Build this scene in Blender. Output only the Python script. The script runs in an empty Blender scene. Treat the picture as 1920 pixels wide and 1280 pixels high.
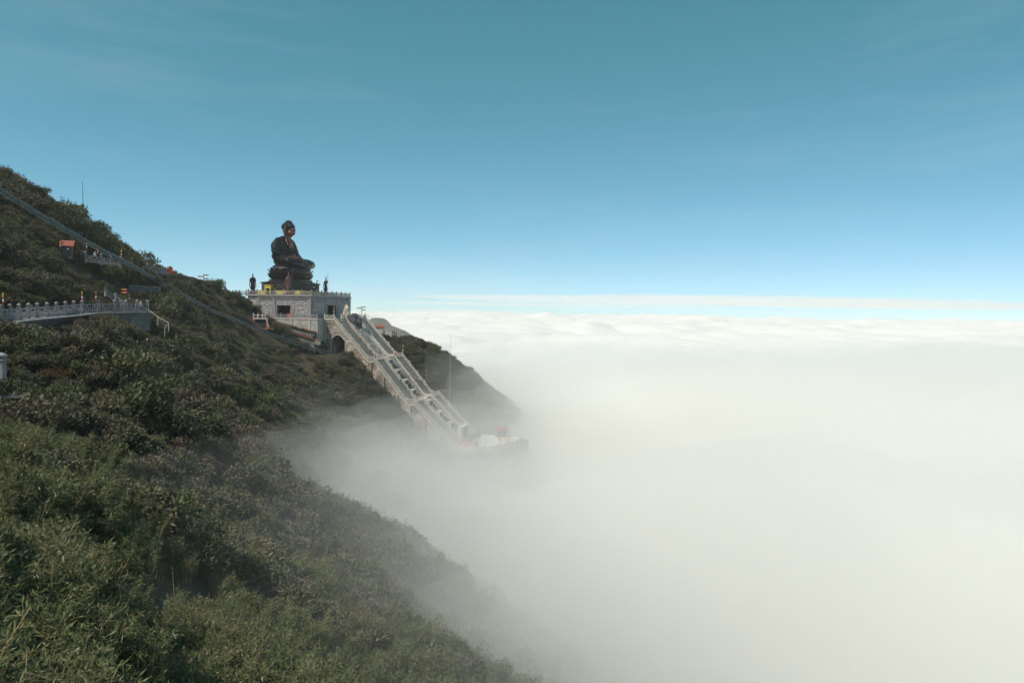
import bpy, bmesh, math, random
import numpy as np
from mathutils import Vector, Matrix, noise

R = math.radians
random.seed(7)
rng = np.random.default_rng(11)
scene = bpy.context.scene
COL = scene.collection

# ------------------------------------------------------------------ camera
F = 1280.0
PITCH, ROLL = 2.24, 1.0
cam_d = bpy.data.cameras.new('camera')
cam_d.sensor_width = 36.0
cam_d.lens = 24.0
cam_d.clip_start = 0.3
cam_d.clip_end = 120000
cam = bpy.data.objects.new('camera', cam_d)
COL.objects.link(cam)
CAMM = Matrix.Rotation(R(90 - PITCH), 4, 'X') @ Matrix.Rotation(R(ROLL), 4, 'Z')
cam.matrix_world = CAMM
scene.camera = cam

# ------------------------------------------------------------------ world, sun
SUN_EL, SUN_AZ = 53.0, 229.0            # azimuth clockwise from +Y (the view direction)
world = bpy.data.worlds.new('World')
scene.world = world
world.use_nodes = True
wn = world.node_tree
wn.nodes.clear()
sky = wn.nodes.new('ShaderNodeTexSky')
sky.sky_type = 'NISHITA'
sky.sun_disc = False
sky.sun_elevation = R(SUN_EL)
sky.sun_rotation = R(SUN_AZ)
sky.altitude = 2600
sky.air_density = 0.7
sky.dust_density = 1.0
sky.ozone_density = 4.0
sep = wn.nodes.new('ShaderNodeSeparateColor')
comb = wn.nodes.new('ShaderNodeCombineColor')
wn.links.new(sky.outputs[0], sep.inputs[0])
for ch, gain, power in ((0, 1.0, 1.0), (1, 1.86, 0.70), (2, 1.28, 0.86)):      # the photograph's teal white balance
    pw = wn.nodes.new('ShaderNodeMath')
    pw.operation = 'POWER'
    pw.inputs[1].default_value = power
    gn = wn.nodes.new('ShaderNodeMath')
    gn.operation = 'MULTIPLY'
    gn.inputs[1].default_value = gain
    wn.links.new(sep.outputs[ch], pw.inputs[0])
    wn.links.new(pw.outputs[0], gn.inputs[0])
    wn.links.new(gn.outputs[0], comb.inputs[ch])
bg = wn.nodes.new('ShaderNodeBackground')
bg.inputs['Strength'].default_value = 0.13
wo = wn.nodes.new('ShaderNodeOutputWorld')
# faint torn cirrus
tc = wn.nodes.new('ShaderNodeTexCoord')
mp = wn.nodes.new('ShaderNodeMapping')
mp.inputs['Rotation'].default_value = (0, R(14), R(20))
mp.inputs['Scale'].default_value = (1.3, 1.3, 9.0)
cn = wn.nodes.new('ShaderNodeTexNoise')
cn.inputs['Scale'].default_value = 1.6
cn.inputs['Detail'].default_value = 7
cn.inputs['Roughness'].default_value = 0.62
cr = wn.nodes.new('ShaderNodeMapRange')
cr.inputs[1].default_value = 0.52
cr.inputs[2].default_value = 0.78
cr.inputs[3].default_value = 0.0
cr.inputs[4].default_value = 0.10
cm = wn.nodes.new('ShaderNodeMix')
cm.data_type = 'RGBA'
cm.inputs[7].default_value = (5.6, 6.3, 6.5, 1)
wn.links.new(tc.outputs['Generated'], mp.inputs['Vector'])
wn.links.new(mp.outputs[0], cn.inputs['Vector'])
wn.links.new(cn.outputs['Fac'], cr.inputs[0])
wn.links.new(cr.outputs[0], cm.inputs[0])
wn.links.new(comb.outputs[0], cm.inputs[6])
wn.links.new(cm.outputs[2], bg.inputs[0])
wn.links.new(bg.outputs[0], wo.inputs[0])

sun_d = bpy.data.lights.new('sun', 'SUN')
sun_d.energy = 4.7
sun_d.angle = R(0.53)
sun_d.color = (1.0, 0.905, 0.78)
sun = bpy.data.objects.new('sun', sun_d)
COL.objects.link(sun)
az, el = R(SUN_AZ), R(SUN_EL)
SUNV = Vector((math.sin(az) * math.cos(el), math.cos(az) * math.cos(el), math.sin(el)))
sun.rotation_euler = SUNV.to_track_quat('Z', 'Y').to_euler()

vs = scene.view_settings
vs.view_transform = 'Standard'
vs.look = 'None'
vs.gamma = 1.0
vs.use_curve_mapping = False
vs.exposure = 0.0
cy = scene.cycles
cy.max_bounces = 16
cy.diffuse_bounces = 3
cy.glossy_bounces = 2
cy.transmission_bounces = 3
cy.transparent_max_bounces = 96
cy.volume_bounces = 10
cy.use_adaptive_sampling = True
cy.adaptive_threshold = 0.03
cy.use_denoising = True
cy.sample_clamp_indirect = 10.0
cy.caustics_reflective = False
cy.caustics_refractive = False

# ------------------------------------------------------------------ pixel -> place
ROT3 = CAMM.to_3x3()


def P(px, py, depth):
    d = ROT3 @ Vector(((px - 960) / F, (640 - py) / F, -1.0))
    return d * (depth / d.y)


# site frame: s runs down the staircase, w runs across it (away from the camera)
SX = Vector((0.9684, -0.2496, 0)).normalized()
EX = Vector((-SX.y, SX.x, 0))
SITE_ROT = math.atan2(SX.y, SX.x)
C0 = Vector((-64.7, 219.8, 0))


def site(s, w, z):
    v = C0 + SX * s + EX * w
    return Vector((v.x, v.y, z))


def to_site(x, y):
    d0, d1 = x - C0.x, y - C0.y
    return d0 * SX.x + d1 * SX.y, d0 * EX.x + d1 * EX.y


def s_at(px, w):
    """s on the line w = const that shows at column px (roll ignored)"""
    r = (px - 960) / F
    X0, Y0 = C0.x + EX.x * w, C0.y + EX.y * w
    return (Y0 * r - X0) / (SX.x - SX.y * r)


# ------------------------------------------------------------------ materials
def mat(name, col, rough=0.8, var=0.0, scale=3.0, col2=None, bump=0.0, bscale=8.0, metal=0.0, spec=0.4, detail=4.0, coat=0.0):
    m = bpy.data.materials.new(name)
    m.use_nodes = True
    nt = m.node_tree
    b = nt.nodes['Principled BSDF']
    b.inputs['Base Color'].default_value = (*col, 1)
    b.inputs['Roughness'].default_value = rough
    b.inputs['Metallic'].default_value = metal
    b.inputs['Specular IOR Level'].default_value = spec
    if coat:
        b.inputs['Coat Weight'].default_value = coat
        b.inputs['Coat Roughness'].default_value = 0.12
    if var or col2:
        tc = nt.nodes.new('ShaderNodeTexCoord')
        n = nt.nodes.new('ShaderNodeTexNoise')
        n.inputs['Scale'].default_value = scale
        n.inputs['Detail'].default_value = detail
        n.inputs['Roughness'].default_value = 0.65
        r = nt.nodes.new('ShaderNodeValToRGB')
        c2 = col2 if col2 else tuple(min(1, c * (1 + var)) for c in col)
        c1 = col if col2 else tuple(c * (1 - var) for c in col)
        r.color_ramp.elements[0].position = 0.35
        r.color_ramp.elements[0].color = (*c1, 1)
        r.color_ramp.elements[1].position = 0.66
        r.color_ramp.elements[1].color = (*c2, 1)
        nt.links.new(tc.outputs['Object'], n.inputs['Vector'])
        nt.links.new(n.outputs['Fac'], r.inputs[0])
        nt.links.new(r.outputs[0], b.inputs['Base Color'])
    if bump:
        tc2 = nt.nodes.new('ShaderNodeTexCoord')
        n2 = nt.nodes.new('ShaderNodeTexNoise')
        n2.inputs['Scale'].default_value = bscale
        n2.inputs['Detail'].default_value = 5
        bp = nt.nodes.new('ShaderNodeBump')
        bp.inputs['Strength'].default_value = 0.7
        bp.inputs['Distance'].default_value = bump
        nt.links.new(tc2.outputs['Object'], n2.inputs['Vector'])
        nt.links.new(n2.outputs['Fac'], bp.inputs['Height'])
        nt.links.new(bp.outputs[0], b.inputs['Normal'])
    return m


def rubble_mat(name, c1, c2, c3, scale):
    """coursed rubble: voronoi cells with a colour of their own and darker joints"""
    m = mat(name, c1, 0.9)
    nt = m.node_tree
    b = nt.nodes['Principled BSDF']
    tc = nt.nodes.new('ShaderNodeTexCoord')
    mp = nt.nodes.new('ShaderNodeMapping')
    mp.inputs['Scale'].default_value = (scale, scale, scale * 1.3)
    v = nt.nodes.new('ShaderNodeTexVoronoi')
    v.feature = 'F1'
    v.inputs['Scale'].default_value = 1.0
    e = nt.nodes.new('ShaderNodeTexVoronoi')
    e.feature = 'DISTANCE_TO_EDGE'
    e.inputs['Scale'].default_value = 1.0
    sp = nt.nodes.new('ShaderNodeSeparateColor')
    r = nt.nodes.new('ShaderNodeValToRGB')
    r.color_ramp.elements[0].color = (*c1, 1)
    r.color_ramp.elements[1].color = (*c2, 1)
    x = r.color_ramp.elements.new(0.5)
    x.color = (*c3, 1)
    n = nt.nodes.new('ShaderNodeTexNoise')
    n.inputs['Scale'].default_value = 0.35
    n.inputs['Detail'].default_value = 6
    r2 = nt.nodes.new('ShaderNodeValToRGB')
    r2.color_ramp.elements[0].position = 0.35
    r2.color_ramp.elements[0].color = (0.45, 0.45, 0.45, 1)
    r2.color_ramp.elements[1].position = 0.62
    r2.color_ramp.elements[1].color = (1, 1, 1, 1)
    re = nt.nodes.new('ShaderNodeValToRGB')
    re.color_ramp.elements[0].color = (0.35, 0.35, 0.35, 1)
    re.color_ramp.elements[1].position = 0.09
    re.color_ramp.elements[1].color = (1, 1, 1, 1)
    m1 = nt.nodes.new('ShaderNodeMix'); m1.data_type = 'RGBA'; m1.blend_type = 'MULTIPLY'; m1.inputs[0].default_value = 1
    m2 = nt.nodes.new('ShaderNodeMix'); m2.data_type = 'RGBA'; m2.blend_type = 'MULTIPLY'; m2.inputs[0].default_value = 1
    L = nt.links.new
    L(tc.outputs['Object'], mp.inputs['Vector'])
    L(mp.outputs[0], v.inputs['Vector']); L(mp.outputs[0], e.inputs['Vector'])
    L(tc.outputs['Object'], n.inputs['Vector'])
    L(v.outputs['Color'], sp.inputs[0]); L(sp.outputs[0], r.inputs[0])
    L(e.outputs['Distance'], re.inputs[0]); L(n.outputs['Fac'], r2.inputs[0])
    L(r.outputs[0], m1.inputs[6]); L(re.outputs[0], m1.inputs[7])
    L(m1.outputs[2], m2.inputs[6]); L(r2.outputs[0], m2.inputs[7])
    L(m2.outputs[2], b.inputs['Base Color'])
    bp = nt.nodes.new('ShaderNodeBump')
    bp.inputs['Strength'].default_value = 0.8
    bp.inputs['Distance'].default_value = 0.12
    L(e.outputs['Distance'], bp.inputs['Height']); L(bp.outputs[0], b.inputs['Normal'])
    return m


def leaf_mat(name, cols, trans=0.25, rough=0.45, spec=0.4):
    """leaf colour picked per plant (instance random) with a spread inside the plant"""
    m = bpy.data.materials.new(name)
    m.use_nodes = True
    nt = m.node_tree
    nt.nodes.clear()
    L = nt.links.new
    oi = nt.nodes.new('ShaderNodeObjectInfo')
    geo = nt.nodes.new('ShaderNodeNewGeometry')
    r = nt.nodes.new('ShaderNodeValToRGB')
    r.color_ramp.interpolation = 'LINEAR'
    n = len(cols)
    r.color_ramp.elements[0].position = 0
    r.color_ramp.elements[0].color = (*cols[0], 1)
    r.color_ramp.elements[1].position = 1
    r.color_ramp.elements[1].color = (*cols[-1], 1)
    for i in range(1, n - 1):
        e = r.color_ramp.elements.new(i / (n - 1))
        e.color = (*cols[i], 1)
    hsv = nt.nodes.new('ShaderNodeHueSaturation')
    ma = nt.nodes.new('ShaderNodeMapRange')
    ma.inputs[3].default_value = 0.6
    ma.inputs[4].default_value = 1.5
    L(geo.outputs['Random Per Island'], ma.inputs[0])
    L(ma.outputs[0], hsv.inputs['Value'])
    L(oi.outputs['Random'], r.inputs[0])
    L(r.outputs[0], hsv.inputs['Color'])
    p = nt.nodes.new('ShaderNodeBsdfPrincipled')
    p.inputs['Roughness'].default_value = rough
    p.inputs['Specular IOR Level'].default_value = spec
    t = nt.nodes.new('ShaderNodeBsdfTranslucent')
    mx = nt.nodes.new('ShaderNodeMixShader')
    mx.inputs[0].default_value = trans
    o = nt.nodes.new('ShaderNodeOutputMaterial')
    L(hsv.outputs[0], p.inputs['Base Color']); L(hsv.outputs[0], t.inputs['Color'])
    L(p.outputs[0], mx.inputs[1]); L(t.outputs[0], mx.inputs[2]); L(mx.outputs[0], o.inputs[0])
    return m


def volume_mat(name, density, aniso=0.15, color=(1, .99, .972)):
    m = bpy.data.materials.new(name)
    m.use_nodes = True
    nt = m.node_tree
    nt.nodes.clear()
    v = nt.nodes.new('ShaderNodeVolumePrincipled')
    v.inputs['Color'].default_value = (*color, 1)
    v.inputs['Density'].default_value = density
    v.inputs['Anisotropy'].default_value = aniso
    o = nt.nodes.new('ShaderNodeOutputMaterial')
    nt.links.new(v.outputs[0], o.inputs['Volume'])
    return m


M = {}
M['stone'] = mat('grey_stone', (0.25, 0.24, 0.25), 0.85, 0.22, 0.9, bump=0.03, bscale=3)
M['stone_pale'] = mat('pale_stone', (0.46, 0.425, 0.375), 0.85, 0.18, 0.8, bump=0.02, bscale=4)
M['stone_dark_shaded'] = mat('dark_and_shaded_stone', (0.11, 0.11, 0.12), 0.9, 0.3, 0.8, bump=0.05, bscale=2)  # dark stone; on the shaded walls and niches its darkness stands for shade
M['relief'] = mat('carved_stone', (0.30, 0.29, 0.29), 0.85, 0.25, 1.4)
M['streaked'] = mat('weathered_wall', (0.22, 0.22, 0.22), 0.9, 0, 0.55, col2=(0.44, 0.42, 0.37), bump=0.02)
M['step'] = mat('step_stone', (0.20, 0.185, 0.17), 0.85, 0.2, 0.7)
M['plaza'] = mat('plaza_paving', (0.55, 0.52, 0.45), 0.85, 0.12, 0.4)
M['rubble'] = rubble_mat('rubble_masonry', (0.26, 0.22, 0.19), (0.60, 0.53, 0.43), (0.42, 0.35, 0.30), 1.7)
M['rock'] = mat('rock', (0.20, 0.18, 0.17), 0.9, 0.45, 0.8, bump=0.2, bscale=1.2)
M['rock_pale'] = mat('pale_rock', (0.48, 0.43, 0.33), 0.85, 0.3, 0.9, bump=0.12, bscale=1.6)
M['rock_dark'] = mat('dark_rock', (0.07, 0.075, 0.085), 0.85, 0.4, 1.2, bump=0.15, bscale=1.6)
M['bronze_dark'] = mat('black_bronze', (0.006, 0.005, 0.006), 0.34, 0.35, 0.8, metal=0.0, spec=0.25, coat=0.0)
M['bronze_skin'] = mat('red_bronze', (0.15, 0.045, 0.032), 0.34, 0.25, 0.5, metal=0.25, spec=0.6)
M['bronze_small'] = mat('brown_bronze', (0.09, 0.045, 0.035), 0.4, 0.4, 2.0, metal=0.2, spec=0.6)
M['bronze_red'] = mat('reddish_bronze', (0.16, 0.075, 0.06), 0.4, 0.5, 2.0, metal=0.2, spec=0.6)
M['plinth'] = mat('dark_carved_bronze', (0.022, 0.018, 0.020), 0.5, 0.5, 1.6, bump=0.12, bscale=2.2, spec=0.5)
M['yellow'] = mat('yellow_cloth', (0.62, 0.50, 0.07), 0.8, 0.12, 1.0)
M['red'] = mat('red_paint', (0.50, 0.035, 0.025), 0.55, 0.15, 2.0)
M['orange'] = mat('orange_paint', (0.60, 0.15, 0.06), 0.6, 0.15, 2.0)
M['roof_red'] = mat('red_roof', (0.26, 0.065, 0.042), 0.6, 0.2, 1.5)
M['rust'] = mat('dull_red_sheet', (0.11, 0.028, 0.026), 0.7, 0.3, 1.0)
M['white'] = mat('white_paint', (0.80, 0.79, 0.76), 0.6, 0.05, 2.0)
M['ypaint'] = mat('yellow_paint', (0.70, 0.50, 0.06), 0.5, 0.1, 2.0)
M['steel'] = mat('galvanised_steel', (0.13, 0.15, 0.155), 0.45, 0.2, 1.5, metal=0.5)
M['steel_green'] = mat('green_grey_sheet', (0.06, 0.085, 0.09), 0.5, 0.2, 0.8, metal=0.2)
M['steel_dark'] = mat('dark_steel', (0.05, 0.05, 0.055), 0.5)
M['wood'] = mat('brown_board', (0.22, 0.12, 0.06), 0.7, 0.2, 3)
M['inner_shade'] = mat('inner_shade_black', (0.025, 0.022, 0.03), 0.9)  # near-black: the shade inside rooms and openings is put into the colour
M['glass'] = mat('window_grey', (0.10, 0.13, 0.15), 0.25)
M['earth'] = mat('hill_earth', (0.030, 0.032, 0.018), 0.95, 0, 0.12, col2=(0.070, 0.050, 0.028), bump=0.3, bscale=0.8)
M['farhill'] = mat('far_hill_scrub', (0.035, 0.045, 0.030), 0.95, 0, 0.03, col2=(0.075, 0.065, 0.04), bump=2.0, bscale=0.12)
M['bark'] = mat('bark', (0.10, 0.075, 0.055), 0.9, 0.3, 4)
M['culm'] = mat('bamboo_culm', (0.30, 0.22, 0.125), 0.6, 0.35, 1.2)
M['cloud'] = mat('cloud_white', (0.69, 0.68, 0.67), 1.0, spec=0.0)
M['skin'] = mat('skin', (0.45, 0.28, 0.20), 0.6)
M['hair'] = mat('black_hair', (0.02, 0.018, 0.017), 0.5)
M['bamboo'] = leaf_mat('bamboo_leaf', [(0.075, 0.091, 0.035), (0.120, 0.119, 0.045), (0.124, 0.155, 0.065), (0.101, 0.106, 0.048), (0.124, 0.135, 0.069)], 0.25, 0.45, 0.28)
M['shrub'] = leaf_mat('shrub_leaf', [(0.059, 0.076, 0.035), (0.099, 0.106, 0.046), (0.122, 0.120, 0.063), (0.122, 0.096, 0.068), (0.079, 0.091, 0.046), (0.122, 0.103, 0.081)], 0.18, 0.6, 0.25)
M['dry'] = leaf_mat('dry_leaf', [(0.10, 0.062, 0.032), (0.15, 0.075, 0.038), (0.11, 0.080, 0.040)], 0.15, 0.7, 0.2)
M['redleaf'] = leaf_mat('red_leaf', [(0.15, 0.035, 0.018), (0.17, 0.05, 0.022), (0.13, 0.030, 0.020)], 0.3, 0.5, 0.3)
M['flower'] = leaf_mat('orange_red_flower', [(0.38, 0.07, 0.02), (0.45, 0.11, 0.03), (0.30, 0.05, 0.025)], 0.3, 0.6, 0.2)
M['tree'] = leaf_mat('evergreen_leaf', [(0.040, 0.055, 0.024), (0.066, 0.080, 0.032), (0.053, 0.067, 0.026)], 0.18, 0.55, 0.3)


# ------------------------------------------------------------------ mesh helpers
class MB:
    """collects shapes into one mesh"""

    def __init__(self):
        self.v, self.f, self.m = [], [], []
        self.mats = []

    def mi(self, m):
        if m is None:
            return 0
        if m not in self.mats:
            self.mats.append(m)
        return self.mats.index(m)

    def add(self, vs, fs, m=None):
        o = len(self.v)
        k = self.mi(m)
        self.v += [tuple(p) for p in vs]
        for f in fs:
            self.f.append([i + o for i in f])
            self.m.append(k)

    def box(self, x0, x1, y0, y1, z0, z1, m=None):
        self.add([(x0, y0, z0), (x1, y0, z0), (x1, y1, z0), (x0, y1, z0), (x0, y0, z1), (x1, y0, z1), (x1, y1, z1), (x0, y1, z1)],
                 [(0, 3, 2, 1), (4, 5, 6, 7), (0, 1, 5, 4), (1, 2, 6, 5), (2, 3, 7, 6), (3, 0, 4, 7)], m)

    def bar(self, a, b, hw, hz, m=None):
        """beam from a to b, half width hw sideways, half height hz vertical (ends stay plumb)"""
        a, b = Vector(a), Vector(b)
        d = Vector((b.x - a.x, b.y - a.y, 0))
        n = Vector((-d.y, d.x, 0)).normalized() * hw if d.length > 1e-6 else Vector((hw, 0, 0))
        u = Vector((0, 0, hz))
        self.add([a - n - u, b - n - u, b + n - u, a + n - u, a - n + u, b - n + u, b + n + u, a + n + u],
                 [(0, 3, 2, 1), (4, 5, 6, 7), (0, 1, 5, 4), (1, 2, 6, 5), (2, 3, 7, 6), (3, 0, 4, 7)], m)

    def prism(self, poly, z0, z1, m=None):
        n = len(poly)
        self.add([(x, y, z0) for x, y in poly] + [(x, y, z1) for x, y in poly],
                 [tuple(range(n - 1, -1, -1)), tuple(range(n, 2 * n))] + [(i, (i + 1) % n, n + (i + 1) % n, n + i) for i in range(n)], m)

    def tube(self, pts, rad, seg=6, m=None, cap=True):
        pts = [Vector(p) for p in pts]
        if not isinstance(rad, (list, tuple)):
            rad = [rad] * len(pts)
        rings = []
        for i, p in enumerate(pts):
            t = (pts[min(i + 1, len(pts) - 1)] - pts[max(i - 1, 0)]).normalized()
            a = t.cross(Vector((0, 0, 1)))
            if a.length < 1e-3:
                a = t.cross(Vector((1, 0, 0)))
            a.normalize()
            b = t.cross(a)
            rings.append([p + (a * math.cos(2 * math.pi * k / seg) + b * math.sin(2 * math.pi * k / seg)) * rad[i] for k in range(seg)])
        vs = [q for r in rings for q in r]
        fs = []
        for i in range(len(pts) - 1):
            for k in range(seg):
                k2 = (k + 1) % seg
                fs.append((i * seg + k, i * seg + k2, (i + 1) * seg + k2, (i + 1) * seg + k))
        if cap:
            fs.append(tuple(range(seg)))
            fs.append(tuple(range((len(pts) - 1) * seg + seg - 1, (len(pts) - 1) * seg - 1, -1)))
        self.add(vs, fs, m)

    def lathe(self, prof, seg=12, c=(0, 0, 0), m=None, sx=1.0, sy=1.0):
        vs, fs = [], []
        for r, z in prof:
            for k in range(seg):
                a = 2 * math.pi * k / seg
                vs.append((c[0] + r * sx * math.cos(a), c[1] + r * sy * math.sin(a), c[2] + z))
        n = len(prof)
        for i in range(n - 1):
            for k in range(seg):
                k2 = (k + 1) % seg
                fs.append((i * seg + k, i * seg + k2, (i + 1) * seg + k2, (i + 1) * seg + k))
        fs.append(tuple(range(seg - 1, -1, -1)))
        fs.append(tuple(range((n - 1) * seg, n * seg)))
        self.add(vs, fs, m)

    def ell(self, c, r, m=None, nu=12, nv=8, rot=None):
        vs, fs = [], []
        c = Vector(c)
        for j in range(nv + 1):
            t = math.pi * j / nv
            for i in range(nu):
                a = 2 * math.pi * i / nu
                v = Vector((r[0] * math.sin(t) * math.cos(a), r[1] * math.sin(t) * math.sin(a), r[2] * math.cos(t)))
                if rot is not None:
                    v = rot @ v
                vs.append(c + v)
        for j in range(nv):
            for i in range(nu):
                i2 = (i + 1) % nu
                fs.append((j * nu + i, (j + 1) * nu + i, (j + 1) * nu + i2, j * nu + i2))
        self.add(vs, fs, m)

    def caps(self, pts, rads, m=None, nu=12, nv=8):
        """string of overlapping balls: a tapered limb for a voxel union"""
        for i in range(len(pts) - 1):
            a, b = Vector(pts[i]), Vector(pts[i + 1])
            ra, rb = rads[i], rads[i + 1]
            n = max(2, int((b - a).length / (0.35 * min(ra, rb))) + 1)
            for k in range(n + 1):
                t = k / n
                r = ra + (rb - ra) * t
                self.ell(a.lerp(b, t), (r, r, r), m, nu, nv)

    def mesh(self, name, mats=None, smooth=False):
        me = bpy.data.meshes.new(name)
        me.from_pydata(self.v, [], self.f)
        ml = mats if mats is not None else self.mats
        for m in ml:
            me.materials.append(m)
        if len(ml) > 1 and mats is None:
            me.polygons.foreach_set('material_index', self.m)
        if smooth:
            me.polygons.foreach_set('use_smooth', [True] * len(me.polygons))
        me.update()
        return me

    def build(self, name, m=None, parent=None, smooth=False, recalc=False):
        me = self.mesh(name, [m] if m is not None else None, smooth)
        if recalc:
            bm = bmesh.new(); bm.from_mesh(me)
            bmesh.ops.recalc_face_normals(bm, faces=bm.faces)
            bm.to_mesh(me); bm.free()
        return link(name, me, parent)


def link(name, me, parent=None, loc=None, rotz=0.0):
    o = bpy.data.objects.new(name, me)
    COL.objects.link(o)
    if parent is not None:
        o.parent = parent
    if loc is not None:
        o.location = loc
    if rotz:
        o.rotation_euler.z = rotz
    return o


def thing(name, label, cat, loc, rotz=0.0, group=None):
    o = bpy.data.objects.new(name, None)
    COL.objects.link(o)
    o.empty_display_size = 0.5
    o.location = loc
    o.rotation_euler.z = rotz
    o['label'] = label
    o['category'] = cat
    if group:
        o['group'] = group
    return o


def tag(o, label=None, cat=None, group=None, kind=None):
    if label: o['label'] = label
    if cat: o['category'] = cat
    if group: o['group'] = group
    if kind: o['kind'] = kind
    return o


def site_thing(name, label, cat, s, w, z, group=None):
    return thing(name, label, cat, site(s, w, z), SITE_ROT, group)


def remeshed(mb, voxel, smooth=2, name='body'):
    """voxel union of overlapping shapes -> one continuous surface"""
    me = mb.mesh('tmp')
    o = bpy.data.objects.new('tmp', me)
    COL.objects.link(o)
    r = o.modifiers.new('r', 'REMESH')
    r.mode = 'VOXEL'
    r.voxel_size = voxel
    s = o.modifiers.new('s', 'SMOOTH')
    s.factor = 0.5
    s.iterations = smooth
    dg = bpy.context.evaluated_depsgraph_get()
    ev = o.evaluated_get(dg)
    out = bpy.data.meshes.new_from_object(ev, depsgraph=dg)
    out.name = name
    bpy.data.objects.remove(o)
    bpy.data.meshes.remove(me)
    out.polygons.foreach_set('use_smooth', [True] * len(out.polygons))
    out.materials.clear()
    return out


# ------------------------------------------------------------------ terrain
VEG = 2.0
CT = [  # px, py, depth of the plant tops in the photograph
    (0, 1280, 9), (0, 1000, 19), (0, 800, 40), (0, 720, 60), (0, 640, 82), (0, 560, 104), (0, 480, 118), (0, 400, 132), (0, 328, 150),
    (-300, 900, 20), (-300, 560, 80), (-300, 250, 130),
    (100, 368, 156), (100, 440, 135), (100, 1100, 14),
    (200, 446, 168), (200, 510, 146), (200, 560, 134), (200, 700, 70), (200, 900, 38), (200, 1280, 13),
    (300, 518, 178), (300, 560, 158), (300, 650, 128), (300, 760, 90), (300, 900, 55), (300, 1280, 17),
    (400, 534, 200), (400, 590, 185), (400, 650, 160), (400, 740, 125), (400, 850, 90), (400, 1000, 50), (400, 1280, 22),
    (445, 560, 215), (500, 650, 196), (500, 720, 168), (500, 800, 130), (500, 900, 92), (500, 1050, 52), (500, 1280, 28),
    (600, 672, 203), (600, 760, 180), (600, 900, 120), (600, 1050, 66), (600, 1280, 33),
    (690, 735, 206), (700, 850, 170), (700, 1000, 110), (700, 1280, 38),
    (770, 795, 206), (800, 900, 180), (800, 1050, 100), (800, 1280, 43),
    (850, 850, 204), (900, 900, 200), (900, 1000, 150), (900, 1130, 80), (900, 1250, 48), (1000, 1300, 50), (1100, 1390, 58), (1100, 1130, 150),
    (705, 626, 262), (760, 648, 262), (800, 668, 260), (870, 712, 257), (920, 762, 254), (960, 820, 250),
    (760, 690, 248), (840, 770, 248), (930, 830, 235),
]
_c = []
for px, py, d in CT:
    p = P(px, py, d)
    _c.append((p.x, p.y, p.z - VEG))
_c += [(-300, 260, 60), (-200, 260, 20), (-120, 260, 0), (-140, 190, 12), (-60, 300, -25), (0, 320, -60), (60, 260, -75), (120, 200, -100), (150, 100, -100),
       (-60, 20, 0), (-20, -30, -4), (35, 45, -50), (60, 20, -80), (120, 20, -140), (70, 90, -110), (-97, 68, 46), (-118, 48, 58), (-250, 120, 90), (-60, -30, 8),
       *[(*site(a, b, 0)[:2], z) for a, b, z in ((46, -7, -43), (54, -7, -45), (62, 2, -48), (68, 13, -54), (70, 26, -56))], (-75, 245, -4), (-90, 235, -3), (-70, 226, -6), (-50, 225, -12)]
_c = np.array(_c)
_n = len(_c)
_SC = 100.0


def _tps(r2):
    return np.where(r2 > 1e-12, r2 * np.log(r2 + 1e-12) * 0.5, 0.0)


_X = _c[:, :2] / _SC
_d2 = ((_X[:, None] - _X[None]) ** 2).sum(-1)
_A = np.zeros((_n + 3, _n + 3))
_A[:_n, :_n] = _tps(_d2) + np.eye(_n) * 0.004
_A[:_n, _n] = 1; _A[:_n, _n + 1:] = _X
_A[_n, :_n] = 1; _A[_n + 1:, :_n] = _X.T
_W = np.linalg.solve(_A, np.concatenate([_c[:, 2], np.zeros(3)]))


def vnoise(x, y, f, seed=0):
    """smooth value noise on arrays"""
    x = x * f + seed * 17.3; y = y * f + seed * 9.7
    xi = np.floor(x).astype(int); yi = np.floor(y).astype(int)
    u = x - xi; v = y - yi
    u = u * u * (3 - 2 * u); v = v * v * (3 - 2 * v)

    def h(a, b):
        n = (a * 374761393 + b * 668265263 + seed * 974711) & 0x7fffffff
        n = ((n ^ (n >> 13)) * 1274126177) & 0x7fffffff
        return ((n ^ (n >> 16)) & 0xffff) / 65535.0
    return (h(xi, yi) * (1 - u) + h(xi + 1, yi) * u) * (1 - v) + (h(xi, yi + 1) * (1 - u) + h(xi + 1, yi + 1) * u) * v


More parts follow.
